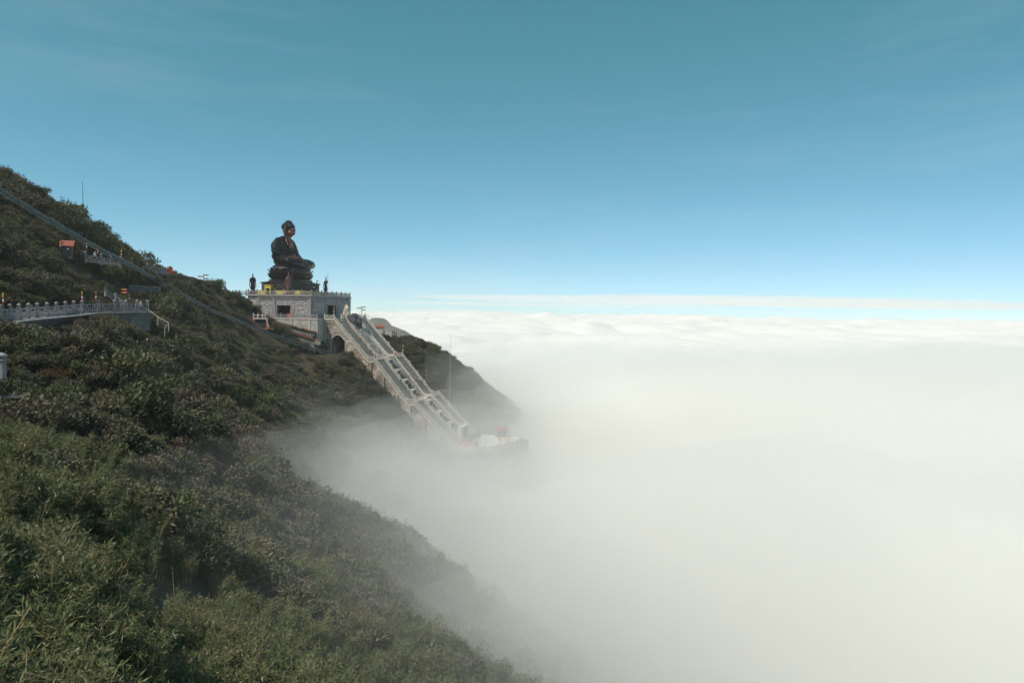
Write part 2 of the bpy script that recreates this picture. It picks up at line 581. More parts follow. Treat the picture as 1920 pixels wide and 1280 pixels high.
# flat places cut into the hill: (test polygon in site coords, height)
def ground(x, y):
    x = np.atleast_1d(np.asarray(x, float)); y = np.atleast_1d(np.asarray(y, float))
    q = np.stack([x, y], 1) / _SC
    z = np.zeros(len(x))
    for i in range(0, len(x), 4000):
        d2 = ((q[i:i + 4000, None] - _X[None]) ** 2).sum(-1)
        z[i:i + 4000] = _tps(d2) @ _W[:_n] + _W[_n] + q[i:i + 4000] @ _W[_n + 1:]
    z = np.clip(z, -160, 110)
    z = z + (vnoise(x, y, 1 / 26.0, 1) - 0.5) * 6.5 * np.clip(y / 120, 0.25, 1) + (vnoise(x, y, 1 / 8.0, 2) - 0.5) * 1.6 * np.clip(y / 60, 0.3, 1)
    z = z - 1.7 * np.exp(-((x + 8.0) ** 2 + (y - 15.5) ** 2) / 8.0)          # hollow in the near thicket
    # building plot
    s = (x - C0.x) * SX.x + (y - C0.y) * SX.y
    w = (x - C0.x) * EX.x + (y - C0.y) * EX.y
    inb = (s > -26) & (s < 4) & (w > -2.2) & (w < 30)
    z = np.where(inb, np.minimum(z, -5.0), z)
    for sa, sb, za, zb in RUNS:
        ins = (s >= sa) & (s <= sb) & (w > 1) & (w < 25.5)
        zz = za + (zb - za) * (s - sa) / max(sb - sa, 1e-6) - 4.0
        z = np.where(ins, np.minimum(z, zz), z)
    plz = (s > 48.5) & (s < 66) & (w > -4) & (w < 30)
    z = np.where(plz, np.minimum(z, ZP - 1.2), z)
    tun = (s > 4.5) & (s < 12.5) & (w > -8) & (w < 14)
    z = np.where(tun, np.minimum(z, -13.5), z)
    return z


Z0, ZL1, ZL2, ZP = -2.3, -15.1, -28.0, -41.5
# (s from, s to, z from, z to) down the stair
RUNS = [(3.45, 7.0, Z0, Z0), (7.0, 19.0, Z0, ZL1), (19.0, 21.2, ZL1, ZL1), (21.2, 32.5, ZL1, ZL2), (32.5, 35.0, ZL2, ZL2), (35.0, 49.0, ZL2, ZP)]


def stair_z(s):
    for sa, sb, za, zb in RUNS:
        if s <= sb:
            return za + (zb - za) * max(0, s - sa) / (sb - sa)
    return ZP


def grid_mesh(name, xs, ys, zf, m, smooth=True):
    X, Y = np.meshgrid(xs, ys)
    Z = zf(X.ravel(), Y.ravel())
    nx, ny = len(xs), len(ys)
    V = np.stack([X.ravel(), Y.ravel(), Z], 1)
    idx = np.arange(nx * ny).reshape(ny, nx)
    Fc = np.stack([idx[:-1, :-1], idx[:-1, 1:], idx[1:, 1:], idx[1:, :-1]], -1).reshape(-1, 4)
    me = bpy.data.meshes.new(name)
    me.from_pydata(V.tolist(), [], Fc.tolist())
    me.materials.append(m)
    if smooth:
        me.polygons.foreach_set('use_smooth', [True] * len(me.polygons))
    return me


hill = link('hillside', grid_mesh('hillside', np.arange(-260, 130, 1.5), np.arange(-40, 330, 1.5), ground, M['earth']))
hill['kind'] = 'structure'


def gz(x, y):
    return float(ground(x, y)[0])


# ------------------------------------------------------------------ cloud sea, fog, far hills
def cloud_sea():
    na, nr = 420, 420
    ang = np.radians(np.linspace(-62, 78, na))
    rad = np.exp(np.linspace(math.log(60), math.log(60000), nr))
    A, Rr = np.meshgrid(ang, rad)
    X = (Rr * np.sin(A)).ravel(); Y = (Rr * np.cos(A)).ravel(); r = Rr.ravel()
    amp = np.clip((r - 420) / 1100, 0, 1)
    q = X - np.interp(Y, _FY, _FX)
    Z = np.min([fog_top(k)(X, Y) - 9 + k * .5 for k in range(0, 7)], axis=0) - 3
    Z = Z + (-78 - Z) * np.clip((r - 380) / 420, 0, 1)
    big = (vnoise(X, Y, 1 / 2600., 3) - 0.5) + 0.5 * (vnoise(X, Y, 1 / 1200., 4) - 0.5)
    mid = np.abs(vnoise(X, Y, 1 / 620., 5) - 0.5) * 2
    mid2 = np.abs(vnoise(X, Y, 1 / 300., 6) - 0.5) * 2
    sm = np.abs(vnoise(X, Y, 1 / 130., 8) - 0.5) * 2
    far = np.clip((r - 1500) / 6000, 0, 1)
    tiny = np.abs(vnoise(X, Y, 1 / 58., 9) - 0.5) * 2
    Z = Z + amp * (30 + 60 * far) * big + amp * (mid * (30 + 50 * far) + mid2 * (22 + 30 * far) + sm * (13 + 8 * far) + tiny * 6 - 22)
    Z = Z - np.clip((r - 20000) / 40000, 0, 1) * 120
    me = bpy.data.meshes.new('cloud_sea')
    idx = np.arange(na * nr).reshape(nr, na)
    Fc = np.stack([idx[:-1, :-1], idx[:-1, 1:], idx[1:, 1:], idx[1:, :-1]], -1).reshape(-1, 4)
    me.from_pydata(np.stack([X, Y, Z], 1).tolist(), [], Fc.tolist())
    me.materials.append(M['cloud'])
    me.polygons.foreach_set('use_smooth', [True] * len(me.polygons))
    o = link('cloud_sea', me)
    o['kind'] = 'structure'


_FY = np.array([0, 20, 45, 75, 110, 150, 190, 215, 250, 290, 340, 450, 700, 1200, 3000])
_FX = np.array([-34, -38, -42, -50, -74, -112, -104, -92, -78, -84, -110, -190, -380, -730, -2000])


_SPREAD = [40, 26, 14, 6, 2, 0, 0]


def fog_top(k):
    def f(x, y):
        xs = np.interp(y, _FY, _FX)
        q = x - xs + _SPREAD[k]
        n = (vnoise(x, y, 1 / 55., 20 + k // 3) - 0.5) * 16 + (vnoise(x, y, 1 / 26., 40 + k) - 0.5) * 5
        d = np.hypot(x, y)
        n = n * np.clip(d / 90, 0.25, 1) + (vnoise(x, y, 1 / 130., 60 + k // 4) - 0.5) * 15 * np.clip((d - 150) / 300, 0, 1)
        n = n * (1 + 1.1 * np.clip((x - 5) / 60, 0, 1)) + (vnoise(x, y, 1 / 290., 80) - 0.5) * 30 * np.clip((d - 220) / 150, 0, 1)
        L = 34.0
        lim = np.interp(d, [0, 50, 100, 150, 210, 250, 300, 400, 540, 700, 900, 4000], [-12, -12.5, -21, -30, -36, -30, -28, -32, -46, -64, -120, -150])
        lim = lim + 8 * np.clip((x - 4) / 75, 0, 1) * np.clip((380 - d) / 160, 0, 1) * np.clip((d - 40) / 80, 0, 1)
        z = lim - 34 * np.exp(-np.clip(q - 3.6 * k, -70, 400) / L) - FOG_DZ[k] + n
        return np.clip(z, -170, -8 - 1.0 * k)
    return f


FOG_S = [0.0019, 0.0026, 0.0045, 0.011, 0.022, 0.04, 0.07]
FOG_DZ = [-6, -3, 0, 3, 6, 9, 13]


def fog_layers():
    def axis(a, b, n, fine):
        t = np.linspace(-1, 1, n)
        return t
    xs = np.concatenate([np.arange(-2600, -400, 200), np.arange(-400, -120, 35), np.arange(-120, 160, 6), np.arange(160, 420, 16), np.arange(420, 1200, 60), np.arange(1200, 4200, 250)])
    ys = np.concatenate([np.arange(8, 300, 6), np.arange(300, 620, 16), np.arange(620, 1400, 50), np.arange(1400, 4200, 200)])
    X, Y = np.meshgrid(xs, ys)
    nx, ny = len(xs), len(ys)
    for k in range(len(FOG_S)):
        Z = fog_top(k)(X.ravel(), Y.ravel())
        N = nx * ny
        V = np.concatenate([np.stack([X.ravel(), Y.ravel(), Z], 1), np.stack([X.ravel(), Y.ravel(), np.full(N, -200.0 - k)], 1)])
        idx = np.arange(N).reshape(ny, nx)
        top = np.stack([idx[:-1, :-1], idx[:-1, 1:], idx[1:, 1:], idx[1:, :-1]], -1).reshape(-1, 4)
        bot = top[:, ::-1] + N
        sides = []
        for e in (idx[0, :], idx[-1, ::-1], idx[::-1, 0], idx[:, -1]):
            for a, b in zip(e[:-1], e[1:]):
                sides.append((b, a, a + N, b + N))
        me = bpy.data.meshes.new('fog')
        me.from_pydata(V.tolist(), [], top.tolist() + bot.tolist() + [tuple(int(i) for i in s) for s in sides])
        me.materials.append(volume_mat('fog_%d' % k, FOG_S[k], 0.1))
        o = link('fog', me)
        o['kind'] = 'stuff'


fog_layers()
cloud_sea()


def wisp(px, py, d, r, dens, seed, n=3):
    """a torn patch of mist: nested uneven bodies of thin even fog"""
    c = P(px, py, d)
    for k in range(n):
        f = 1 - .27 * k
        bm = bmesh.new()
        bmesh.ops.create_icosphere(bm, subdivisions=4, radius=1)
        for v in bm.verts:
            u = v.co.normalized()
            g = 1 + .45 * noise.noise(u * 1.5 + Vector((seed, k * .3, 0))) + .22 * noise.noise(u * 3.4 + Vector((0, seed, k)))
            v.co = Vector((u.x * r[0], u.y * r[1], u.z * r[2])) * g * f
        me = bpy.data.meshes.new('fog'); bm.to_mesh(me); bm.free()
        me.materials.append(volume_mat('wisp', dens * (1 + k * .6), .1))
        o = link('fog', me)
        o.location = c + Vector((.013, .017, .011)) * (k + 1)
        o['kind'] = 'stuff'


wisp(720, 930, 135, (46, 50, 18), .0018, 3.1)
wisp(640, 850, 150, (34, 40, 14), .0016, 5.7)
wisp(890, 870, 176, (42, 30, 13), .0042, 8.3)
wisp(965, 765, 236, (46, 34, 20), .0052, 1.9)
wisp(930, 690, 330, (48, 40, 17), .0030, 13.7)
wisp(930, 1130, 72, (22, 24, 9), .0070, 12.4)
wisp(830, 1010, 90, (27, 25, 10), .0050, 31.7)
wisp(740, 920, 112, (32, 30, 12), .0034, 33.9)
wisp(1060, 1230, 62, (18, 20, 8), .0090, 3.4)
wisp(1080, 690, 420, (70, 50, 13), .0050, 21.3)
wisp(1270, 715, 380, (80, 50, 12), .0050, 23.1)
wisp(1470, 690, 480, (110, 60, 15), .0045, 25.9)
wisp(1690, 705, 400, (80, 50, 14), .0050, 27.2)
wisp(1890, 682, 520, (120, 60, 17), .0045, 29.6)
wisp(760, 1010, 95, (26, 30, 11), .0022, 14.1)
wisp(735, 600, 430, (140, 110, 34), .0008, 2.2, 1)
wisp(860, 590, 7800, (900, 700, 60), .0009, 4.4)
wisp(1100, 712, 460, (150, 80, 10), .0018, 6.6)
wisp(1650, 720, 460, (190, 110, 12), .0020, 9.2)

q = MB(); q.box(-760, 560, -70, 860, -203, 62)
o = q.build('haze', volume_mat('haze', .00016, .1), None); o['kind'] = 'stuff'


def cloud_bank():
    # thin stratus streaks lying above the horizon far out
    for i, (px, py, d, rx, ry, rz, dens) in enumerate([(1420, 567, 30000, 15500, 5000, 190, 0.00022), (1750, 572, 34000, 13000, 4000, 130, 0.0002),
                                                       (1050, 572, 32000, 8000, 3500, 110, 0.00013), (1500, 560, 28000, 9000, 3000, 90, 0.0002)]):
        p = P(px, py, d)
        mb = MB()
        mb.ell((0, 0, 0), (rx, ry, rz), None, 40, 16)
        o = mb.build('stratus_cloud', volume_mat('stratus_%d' % i, dens, 0.1), None, True)
        o.location = p
        o['kind'] = 'stuff'


cloud_bank()


def far_hills():
    def peak(name, pts, depth, spread, m):
        """ridge whose skyline passes the given pixels at one distance"""
        tops = [P(px, py, depth) for px, py in pts]
        txs = np.array([t.x for t in tops]); tzs = np.array([t.z for t in tops])
        xs = np.linspace(txs[0] - spread, txs[-1] + spread, 110)
        ys = np.linspace(depth - spread, depth + spread, 50)

        def zf(x, y):
            h = np.interp(x, txs, tzs, left=tzs[0] - 60, right=tzs[-1] - 60)
            out = np.clip(np.maximum(txs[0] - x, x - txs[-1]), 0, None)
            h = h - out * 0.7
            dy = np.abs(y - depth)
            return np.maximum(h - dy * 0.75 - dy * dy / (spread * 1.6) + (vnoise(x, y, 1 / 30., 71) - 0.5) * 5 + (vnoise(x, y, 1 / 9., 72) - 0.5) * 3, -190)
        o = link(name, grid_mesh(name, xs, ys, zf, m))
        o['kind'] = 'structure'
    peak('far_hill', [(672, 604), (690, 598), (703, 591), (713, 589), (722, 592), (733, 601), (748, 606), (770, 621), (800, 645)], 560, 130, M['farhill'])
    peak('far_hill', [(824, 589), (834, 585.5), (839, 583.5), (844, 586)], 9000, 500, M['farhill'])


far_hills()

# ------------------------------------------------------------------ statue platform (a stone building)
SW = SITE_ROT


def bumpy(x0, x1, z0, z1, depth, n, m_seed, flat=0.12):
    """carved panel in the x-z plane facing -y: a real relief surface"""
    nx = max(6, int((x1 - x0) * n)); nz = max(6, int((z1 - z0) * n))
    xs = np.linspace(x0, x1, nx); zs = np.linspace(z0, z1, nz)
    X, Z = np.meshgrid(xs, zs)
    a = np.abs(vnoise(X.ravel() + 50, Z.ravel() + 80, 2.3, m_seed) - .5) * 2
    b = np.abs(vnoise(X.ravel() + 9, Z.ravel() + 30, 4.6, m_seed + 1) - .5) * 2
    h = (depth * (0.75 * (1 - a) ** 2 + 0.45 * (1 - b) ** 2)).reshape(nz, nx)
    h[0] = h[-1] = 0; h[:, 0] = h[:, -1] = 0
    V = np.stack([X.ravel(), -h.ravel(), Z.ravel()], 1)
    idx = np.arange(nx * nz).reshape(nz, nx)
    Fc = np.stack([idx[:-1, :-1], idx[:-1, 1:], idx[1:, 1:], idx[1:, :-1]], -1).reshape(-1, 4)
    return V.tolist(), Fc.tolist()


def xf(vs, rot, off):
    c, s_ = math.cos(rot), math.sin(rot)
    return [(c * x - s_ * y + off[0], s_ * x + c * y + off[1], z + off[2]) for x, y, z in vs]


ZT = 4.9            # terrace floor
H = ZT - Z0


def platform():
    t = site_thing('statue_platform', 'square carved grey stone platform building with dark doorways under the giant statue', 'building', 0, 0, 0)
    # local: x = s (0 at the near corner, negative to the left), y = w
    def face_walls(mb, a, b, d0, d1, zd, rot, off):
        """1 m wall from x=a to b facing -y, with a doorway d0..d1 up to zd"""
        parts = [(a, d0, Z0, ZT), (d1, b, Z0, ZT), (d0, d1, zd, ZT)]
        for x0, x1, z0, z1 in parts:
            q = MB(); q.box(x0, x1, 0, 1.0, z0, z1)
            mb.add(xf(q.v, rot, off), q.f)
    mb = MB()
    face_walls(mb, -20, -0.0, -12.6, -7.6, 1.75, 0, (0, 0, 0))           # lit face
    face_walls(mb, 1.0, 26, 9.9, 15.6, 2.1, math.pi / 2, (0, 0, 0))      # shaded face with the great door
    c = MB()                                                            # chamfer and rear faces
    mb.prism([(-20, 0.001), (-20.0, 1.0), (-23.2, 1.9), (-23.2, 4.3), (-24.2, 4.3), (-24.2, 1.0)], Z0, ZT)
    mb.box(-24.2, -23.2, 4.3, 26, Z0, ZT); mb.box(-23.2, -1, 25, 26, Z0, ZT)
    mb.build('wall', M['stone'], t, recalc=True)
    fl = MB(); fl.prism([(-0.02, 0.02), (-0.02, 25.98), (-24.18, 25.98), (-24.18, 1.0), (-20, 0.02)], ZT, ZT + 0.25)
    fl.build('terrace_floor', M['stone'], t)
    il = MB(); il.box(-22.8, -1.02, 3.2, 24.8, Z0 - .1, Z0 + .05); il.build('inside_floor', M['inner_shade'], t)
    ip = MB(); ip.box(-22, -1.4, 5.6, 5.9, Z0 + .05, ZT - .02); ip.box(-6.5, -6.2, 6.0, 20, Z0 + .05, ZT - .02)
    ip.build('inside_wall', M['inner_shade'], t)  # near-black inner surfaces carry the room's shade in their colour
    # plinth course, cornice, frieze with dentils
    for nm, z0, z1, out in (('plinth_course', Z0, Z0 + 0.7, .16), ('cornice', ZT - 1.15, ZT - 0.85, .18), ('coping', ZT - .18, ZT + .28, .5)):
        q = MB()
        if nm == 'plinth_course':
            for bx in ((-20, -12.92, -out, -.003), (-7.28, out, -out, -.003), (.003, out, 0, 9.58), (.003, out, 15.92, 26)):
                r = MB(); r.box(*bx, z0, z1); r.build(nm, M['stone'], t)
        else:
            q.box(-20, out, -out, -.003, z0, z1); q.box(.003, out, 0, 26, z0, z1)
        q.prism([(-20, -out), (-20, -.003), (-24.2, 1.0), (-24.2 - out, 1.0 - out)], z0, z1)
        q.build(nm, M['stone'], t, recalc=True)
    de = MB()
    for i in range(33):
        x = -19.7 + i * .6
        de.box(x, x + .32, -.34, -.004, ZT - .82, ZT - .22)
    for i in range(42):
        y = .3 + i * .61
        de.box(.004, .34, y, y + .32, ZT - .82, ZT - .22)
    o = de.build('dentil', M['stone'], t); o['kind'] = 'stuff'
    # piers
    def pier(x0, x1, rot=0.0):
        q = MB(); q.box(x0, x1, -.24, -.004, Z0 + .7, ZT - 1.15); q.box(x0 - .1, x1 + .1, -.3, -.24, ZT - 1.5, ZT - 1.16)
        r = MB(); r.add(xf(q.v, rot, (0, 0, 0)), q.f); r.build('pier', M['stone'], t)
    for a, b in ((-20, -19.2), (-13.9, -13.1), (-7.1, -6.3), (-.85, -.05)):
        pier(a, b)
    for a, b in ((.3, 1.3), (8.6, 9.6), (15.9, 16.9), (24.9, 25.9)):
        pier(a, b, math.pi / 2)
    # door surrounds
    for rot, a, b, zd in ((0, -12.6, -7.6, 1.75), (math.pi / 2, 9.9, 15.6, 2.1)):
        q = MB()
        q.box(a - .3, a, -.14, .3, Z0, zd + .35); q.box(b, b + .3, -.14, .3, Z0, zd + .35); q.box(a, b, -.14, .3, zd, zd + .35)
        r = MB(); r.add(xf(q.v, rot, (0, 0, 0)), q.f); r.build('door_surround', M['stone'], t)
    q = MB(); q.box(-9.6, -7.7, 1.4, 2.0, Z0 + .1, Z0 + 1.5); q.build('altar_table', M['red'], t)
    # carved reliefs
    sd = 100
    for rot, x0, x1 in ((0, -18.9, -14.2), (0, -6.0, -1.1), (math.pi / 2, 1.8, 8.2), (math.pi / 2, 17.3, 24.5)):
        vs_, fs_ = bumpy(x0, x1, Z0 + 1.0, ZT - 1.75, .24, 11, sd); sd += 5
        r = MB(); r.add(xf([(x, y - .02, z) for x, y, z in vs_], rot, (0, 0, 0)), fs_)
        r.build('relief_panel', M['relief'], t, True)
        q = MB()
        q.box(x0 - .25, x0, -.2, -.003, Z0 + .8, ZT - 1.55); q.box(x1, x1 + .25, -.2, -.003, Z0 + .8, ZT - 1.55)
        q.box(x0, x1, -.2, -.003, Z0 + .8, Z0 + 1.0); q.box(x0, x1, -.2, -.003, ZT - 1.75, ZT - 1.55)
        r = MB(); r.add(xf(q.v, rot, (0, 0, 0)), q.f); r.build('relief_frame', M['stone'], t)
    vs_, fs_ = bumpy(0.4, 4.0, Z0 + 1.0, ZT - 1.6, .3, 7, 160)
    q = MB(); q.add([(-20 - .973 * x - .2316 * (.02 - y), .2316 * x - .973 * (.02 - y), z) for x, y, z in vs_], [tuple(reversed(f)) for f in fs_])
    q.build('relief_panel', M['relief'], t, True)


platform()


# ------------------------------------------------------------------ balustrades
def balustrade(label, pts, post_every=3.2, h=1.25, m='stone_pale', cap='lotus', solid=False, name='balustrade', group=None, cat='balustrade', posts_at_ends=True, pr=.17):
    """stone railing along a 3-D polyline of floor points; every post, rail and panel is a piece"""
    pts = [Vector(p) for p in pts]
    base = pts[0].copy()
    t = thing(name, label, cat, base, 0, group)
    loc = [p - base for p in pts]
    nodes = []
    for i in range(len(loc) - 1):
        L = (loc[i + 1] - loc[i]); hl = Vector((L.x, L.y, 0)).length
        n = max(1, round(max(hl, L.length * .85) / post_every))
        for k in range(n):
            nodes.append((loc[i].lerp(loc[i + 1], k / n), loc[i].lerp(loc[i + 1], (k + 1) / n)))
    # post (shared mesh)
    q = MB()
    q.box(-pr, pr, -pr, pr, -.3, h + .12)
    if cap == 'lotus':
        q.lathe([(pr * .75, h + .12), (pr * 1.15, h + .2), (pr * 1.2, h + .36), (pr * .8, h + .5), (.02, h + .56)], 8)
    elif cap == 'lantern':
        q.box(-pr * 1.5, pr * 1.5, -pr * 1.5, pr * 1.5, h + .12, h + .2)
        q.lathe([(pr * 1.0, h + .2), (pr * 1.25, h + .32), (pr * 1.0, h + .46), (pr * 1.75, h + .47), (pr * 1.6, h + .58), (pr * .5, h + .74), (.02, h + .78)], 10)
    pm = q.mesh('post', [M[m]])
    ends = [nodes[0][0]] + [b for a, b in nodes]
    for p in ends:
        o = link('post', pm, t); o.location = p
    for a, b in nodes:
        d = b - a
        up = lambda z: Vector((0, 0, z))
        e = d.normalized() * (pr * 1.02)
        a2, b2 = a + e, b - e
        q = MB(); q.bar(a2 + up(h - .09), b2 + up(h - .09), .10, .09); q.build('top_rail', M[m], t)
        if solid:
            q = MB(); q.bar(a2 + up(h * .45), b2 + up(h * .45), .06, h * .45 - .02)
            q.build('panel', M[m], t)
        else:
            q = MB(); q.bar(a2 + up(h * .60), b2 + up(h * .60), .06, .05); q.bar(a2 + up(.06), b2 + up(.06), .08, .08)
            q.build('mid_rail', M[m], t)
            q = MB()
            nb = max(3, int(d.length / .42))
            for k in range(nb):
                c = a2.lerp(b2, (k + .5) / nb)
                q.tube([c + up(.13), c + up(h * .36), c + up(h * .56)], [.07, .10, .06], 5, cap=False)
            for k in range(max(1, nb // 3)):
                c = a2.lerp(b2, (k + .5) / max(1, nb // 3))
                q.bar(c - d.normalized() * .14 + up(h * .75), c + d.normalized() * .14 + up(h * .75), .05, h * .10)
            o = q.build('balusters', M[m], t); o['kind'] = 'stuff'
    return t


zt = ZT + .25
balustrade('grey stone balustrade around the terrace edge below the giant statue',
           [site(-24.1, 22, zt), site(-24.1, 1.15, zt), site(-20.1, .15, zt), site(-.1, .15, zt), site(-.1, 25.9, zt), site(-10, 25.9, zt)], 3.3, 1.35, 'stone')
balustrade('grey balustrade on the gallery edge left of the terrace beside the trees', [site(-38, 10, zt - .1), site(-31, 6, zt), site(-24.6, 4.3, zt)], 3.0, 1.25, 'stone')
balustrade('dark stair railing rising over the trees left of the terrace', [P(413, 534, 222), P(432, 556, 226), P(440, 562, 228)], 3.0, 1.2, 'stone')


# ------------------------------------------------------------------ lower terrace and its weathered wall
def lower_terrace():
    t = site_thing('retaining_wall', 'pale streaked retaining wall with ledge below the platform building', 'wall', 0, 0, 0)
    q = MB(); q.prism([(3.45, -2), (3.45, 3.0), (.02, 3.0), (.02, -.02), (-24, -.02), (-24, -2)], -9.5, Z0 - .32)
    q.build('wall', M['streaked'], t, recalc=True)
    q = MB(); q.prism([(3.6, -2.15), (3.6, 2), (.2, 2), (.2, -.18), (-24, -.18), (-24, -2.15)], Z0 - .32, Z0)
    q.build('ledge', M['stone_pale'], t, recalc=True)
    for s0 in (-12.5, -6.2, .3):
        q = MB(); q.box(s0, s0 + .55, -2.2, -2.004, -9.4, Z0 - .33); q.build('buttress', M['stone_pale'], t)
    q = MB(); q.box(.25, 24, .22, 26, Z0 - .6, Z0 - .05)
    q = MB(); q.prism([(.19, .2), (.19, 26), (6.8, 26), (6.8, 2.3), (3.62, 2.3), (3.62, .2)], Z0 - .5, Z0 - .004)
    q.build('landing', M['stone'], t, recalc=True)


lower_terrace()
balustrade('grey balustrade on the ledge of the streaked retaining wall', [site(-23, -1.9, Z0), site(3.2, -1.9, Z0)], 4.2, 1.15, 'stone')


# ------------------------------------------------------------------ the grand stair
def stair_solid(poly, w0, w1):
    """side profile (s, z) given a width"""
    n = len(poly)
    vs_ = [(s, w0, z) for s, z in poly] + [(s, w1, z) for s, z in poly]
    fs_ = [tuple(range(n)), tuple(range(2 * n - 1, n - 1, -1))] + [(i, n + i, n + (i + 1) % n, (i + 1) % n) for i in range(n)]
    return vs_, fs_


WN, WIL, WIR, WO = 2.0, 8.7, 16.9, 24.1


def grand_stair():
    t = site_thing('grand_staircase', 'long double flight stone staircase descending from the platform into the fog', 'staircase', 0, 0, 0)
    dz = -.34
    top = [(3.63, Z0 - .05), (7.0, Z0 - .05)]
    for sa, sb, za, zb in RUNS[1:]:
        top += [(sb, zb + dz)]
    arch = []
    for k in range(9):
        u = k / 8
        arch.append((10.9 - 4.8 * u, -10.3 + 1.0 * u + 2.3 * math.sin(math.pi * (u * .8 + .12))))
    poly = top + [(50.2, ZP + dz), (50.2, -62), (10.9, -40)] + arch + [(6.1, -26), (3.63, -26)]
    vs_, fs_ = stair_solid(poly, WN + .1, WO - .1)
    q = MB(); q.add(vs_, fs_)
    q.build('masonry_side', M['rubble'], t, recalc=True)
    q = MB()                                                             # coping under the near balustrade
    for i in range(len(top) - 1):
        a, b = top[i], top[i + 1]
        q.bar((a[0], WN - .02, a[1] - .25), (b[0], WN - .02, b[1] - .25), .14, .22)
    q.build('string_course', M['stone_pale'], t)
    q = MB(); q.box(6.0, 10.95, 9, 9.3, -14.5, -6.2); q.build('tunnel_shade_wall', M['inner_shade'], t)  # added back wall; the tunnel's inner shade is put into its colour
    q = MB()
    for i in range(len(arch) - 1):
        a, b = arch[i], arch[i + 1]
        q.bar((a[0], WN + .06, a[1] + .1), (b[0], WN + .06, b[1] + .1), .12, .12)
    q.bar((6.05, WN + .06, -9.4), (6.06, WN + .06, -9.4), .1, .2)
    q.box(5.75, 6.05, WN - .12, WN + .12, -14.0, -8.6); q.box(10.95, 11.2, WN - .1, WN + .12, -15.5, -10.0)
    q.build('arch_trim', M['stone_pale'], t)
    for s0, zt_ in ((20.1, ZL1 - 1), (33.7, ZL2 - 1), (24.5, -20.5), (29.2, -25.8), (38.5, -32.5), (43.5, -37.4)):
        q = MB(); q.box(s0 - .35, s0 + .35, WN - .4, WN + .12, -55, zt_); q.build('buttress', M['rubble'], t)
    q = MB(); q.box(3.7, 4.1, WN - .08, WN + .12, -10.5, Z0 - 1.2); q.box(3.7, 7, WN - .12, WN + .12, Z0 - 1.2, Z0 - .95)
    q.build('corner_trim', M['stone_pale'], t)
    # steps: one shared block, lit tread and shaded riser contrast put into its colours
    def step_mesh(run, rise, w):
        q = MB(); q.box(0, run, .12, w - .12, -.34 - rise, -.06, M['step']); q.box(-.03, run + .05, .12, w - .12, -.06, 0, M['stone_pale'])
        return q.mesh('step')
    cache = {}
    for (wa, wb) in ((WN, WIL), (WIR, WO)):
        for sa, sb, za, zb in RUNS[1:]:
            if za == zb:
                q = MB(); q.box(sa, sb + .25, wa + .12, wb - .12, za - .4, za + .004); q.build('landing', M['step'], t)
                continue
            n = int(round((za - zb) / .3))
            run, rise = (sb - sa) / n, (za - zb) / n
            key = (round(run, 4), round(wb - wa, 3))
            if key not in cache:
                cache[key] = step_mesh(run, rise, wb - wa)
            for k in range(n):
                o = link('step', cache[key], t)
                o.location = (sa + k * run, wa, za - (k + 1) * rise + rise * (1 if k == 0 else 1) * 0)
        q = MB(); q.box(6.75, 7.05, wa + .12, wb - .12, Z0 - .3, Z0 + .03); q.build('top_nosing', M['stone_pale'], t)
    # central ramp with carved reliefs in the top part
    a, b = WIL + .25, WIR - .25
    n1, n2 = 90, 40
    ss = np.linspace(9.5, 19.0, n1); ww = np.linspace(a + .9, b - 2.2, n2)
    S_, W_ = np.meshgrid(ss, ww)
    base = Z0 + (ZL1 - Z0) * (S_ - 7) / 12
    hh = np.abs(vnoise(S_.ravel(), W_.ravel(), .9, 201) - .5) * 1.6 + np.abs(vnoise(S_.ravel(), W_.ravel(), 2.1, 202) - .5) * .9
    hh = (1.2 - hh.reshape(S_.shape)) * .9
    hh[0] = hh[-1] = -.3; hh[:, 0] = hh[:, -1] = -.3
    V = np.stack([S_.ravel(), W_.ravel(), (base + hh).ravel()], 1)
    idx = np.arange(n1 * n2).reshape(n2, n1)
    Fc = np.stack([idx[:-1, :-1], idx[:-1, 1:], idx[1:, 1:], idx[1:, :-1]], -1).reshape(-1, 4)
    q = MB(); q.add(V.tolist(), Fc.tolist()); q.build('carved_ramp', M['rock'], t, True)
    for sa, sb, za, zb in RUNS[1:]:
        if za != zb:
            q = MB(); wl = 1.05 if sa < 10 else (b - a - 3.6) / 2
            q.bar((sa, b - wl, za + .05), (sb, b - wl, zb + .05), wl, .45)
            q.build('ramp_slab', M['stone_pale'] if sa < 10 else M['rubble'], t)
        else:
            q = MB(); q.box(sa, sb + .4, a, b, za - .5, za + .25); q.build('ramp_landing', M['stone_pale'], t)
    # planter walls stepping down in the middle of the second and third runs
    for s0, z0, ln in ((21.6, ZL1 - .2, 2.4), (24.6, ZL1 - 3.6, 2.2), (27.3, ZL1 - 6.7, 2.2), (30.2, ZL1 - 9.9, 2.0), (35.6, ZL2 - .2, 2.6), (39.4, ZL2 - 3.7, 2.4), (43.2, ZL2 - 7.0, 2.4)):
        ln = ln * .62
        q = MB(); q.box(s0, s0 + ln, a + .1, a + 3.3, z0 - 2.2, z0)
        q.build('planter_wall', M['stone_pale'], t)
        q = MB(); q.box(s0 + ln - .12, s0 + ln + .06, a + .5, a + 2.9, z0 - 1.9, z0 - .35); q.build('niche_shade', M['stone_dark_shaded'], t)  # slightly raised slab; the niche's shade is put into its dark colour
        q = MB(); q.box(s0 - .1, s0 + ln + .18, a, a + 3.4, z0, z0 + .16); q.build('coping', M['stone_pale'], t)
    # end wall with the dark doorway at the foot
    q = MB(); q.box(46.9, 48.4, a, b, ZP - .2, ZP + 5.4); q.build('end_wall', M['stone_pale'], t)
    q = MB(); q.box(48.4, 48.46, a + 2.6, b - 2.4, ZP, ZP + 4.4); q.build('doorway', M['inner_shade'], t)  # flat near-black sheet, painted as the shade of an opening
    return t


grand_stair()


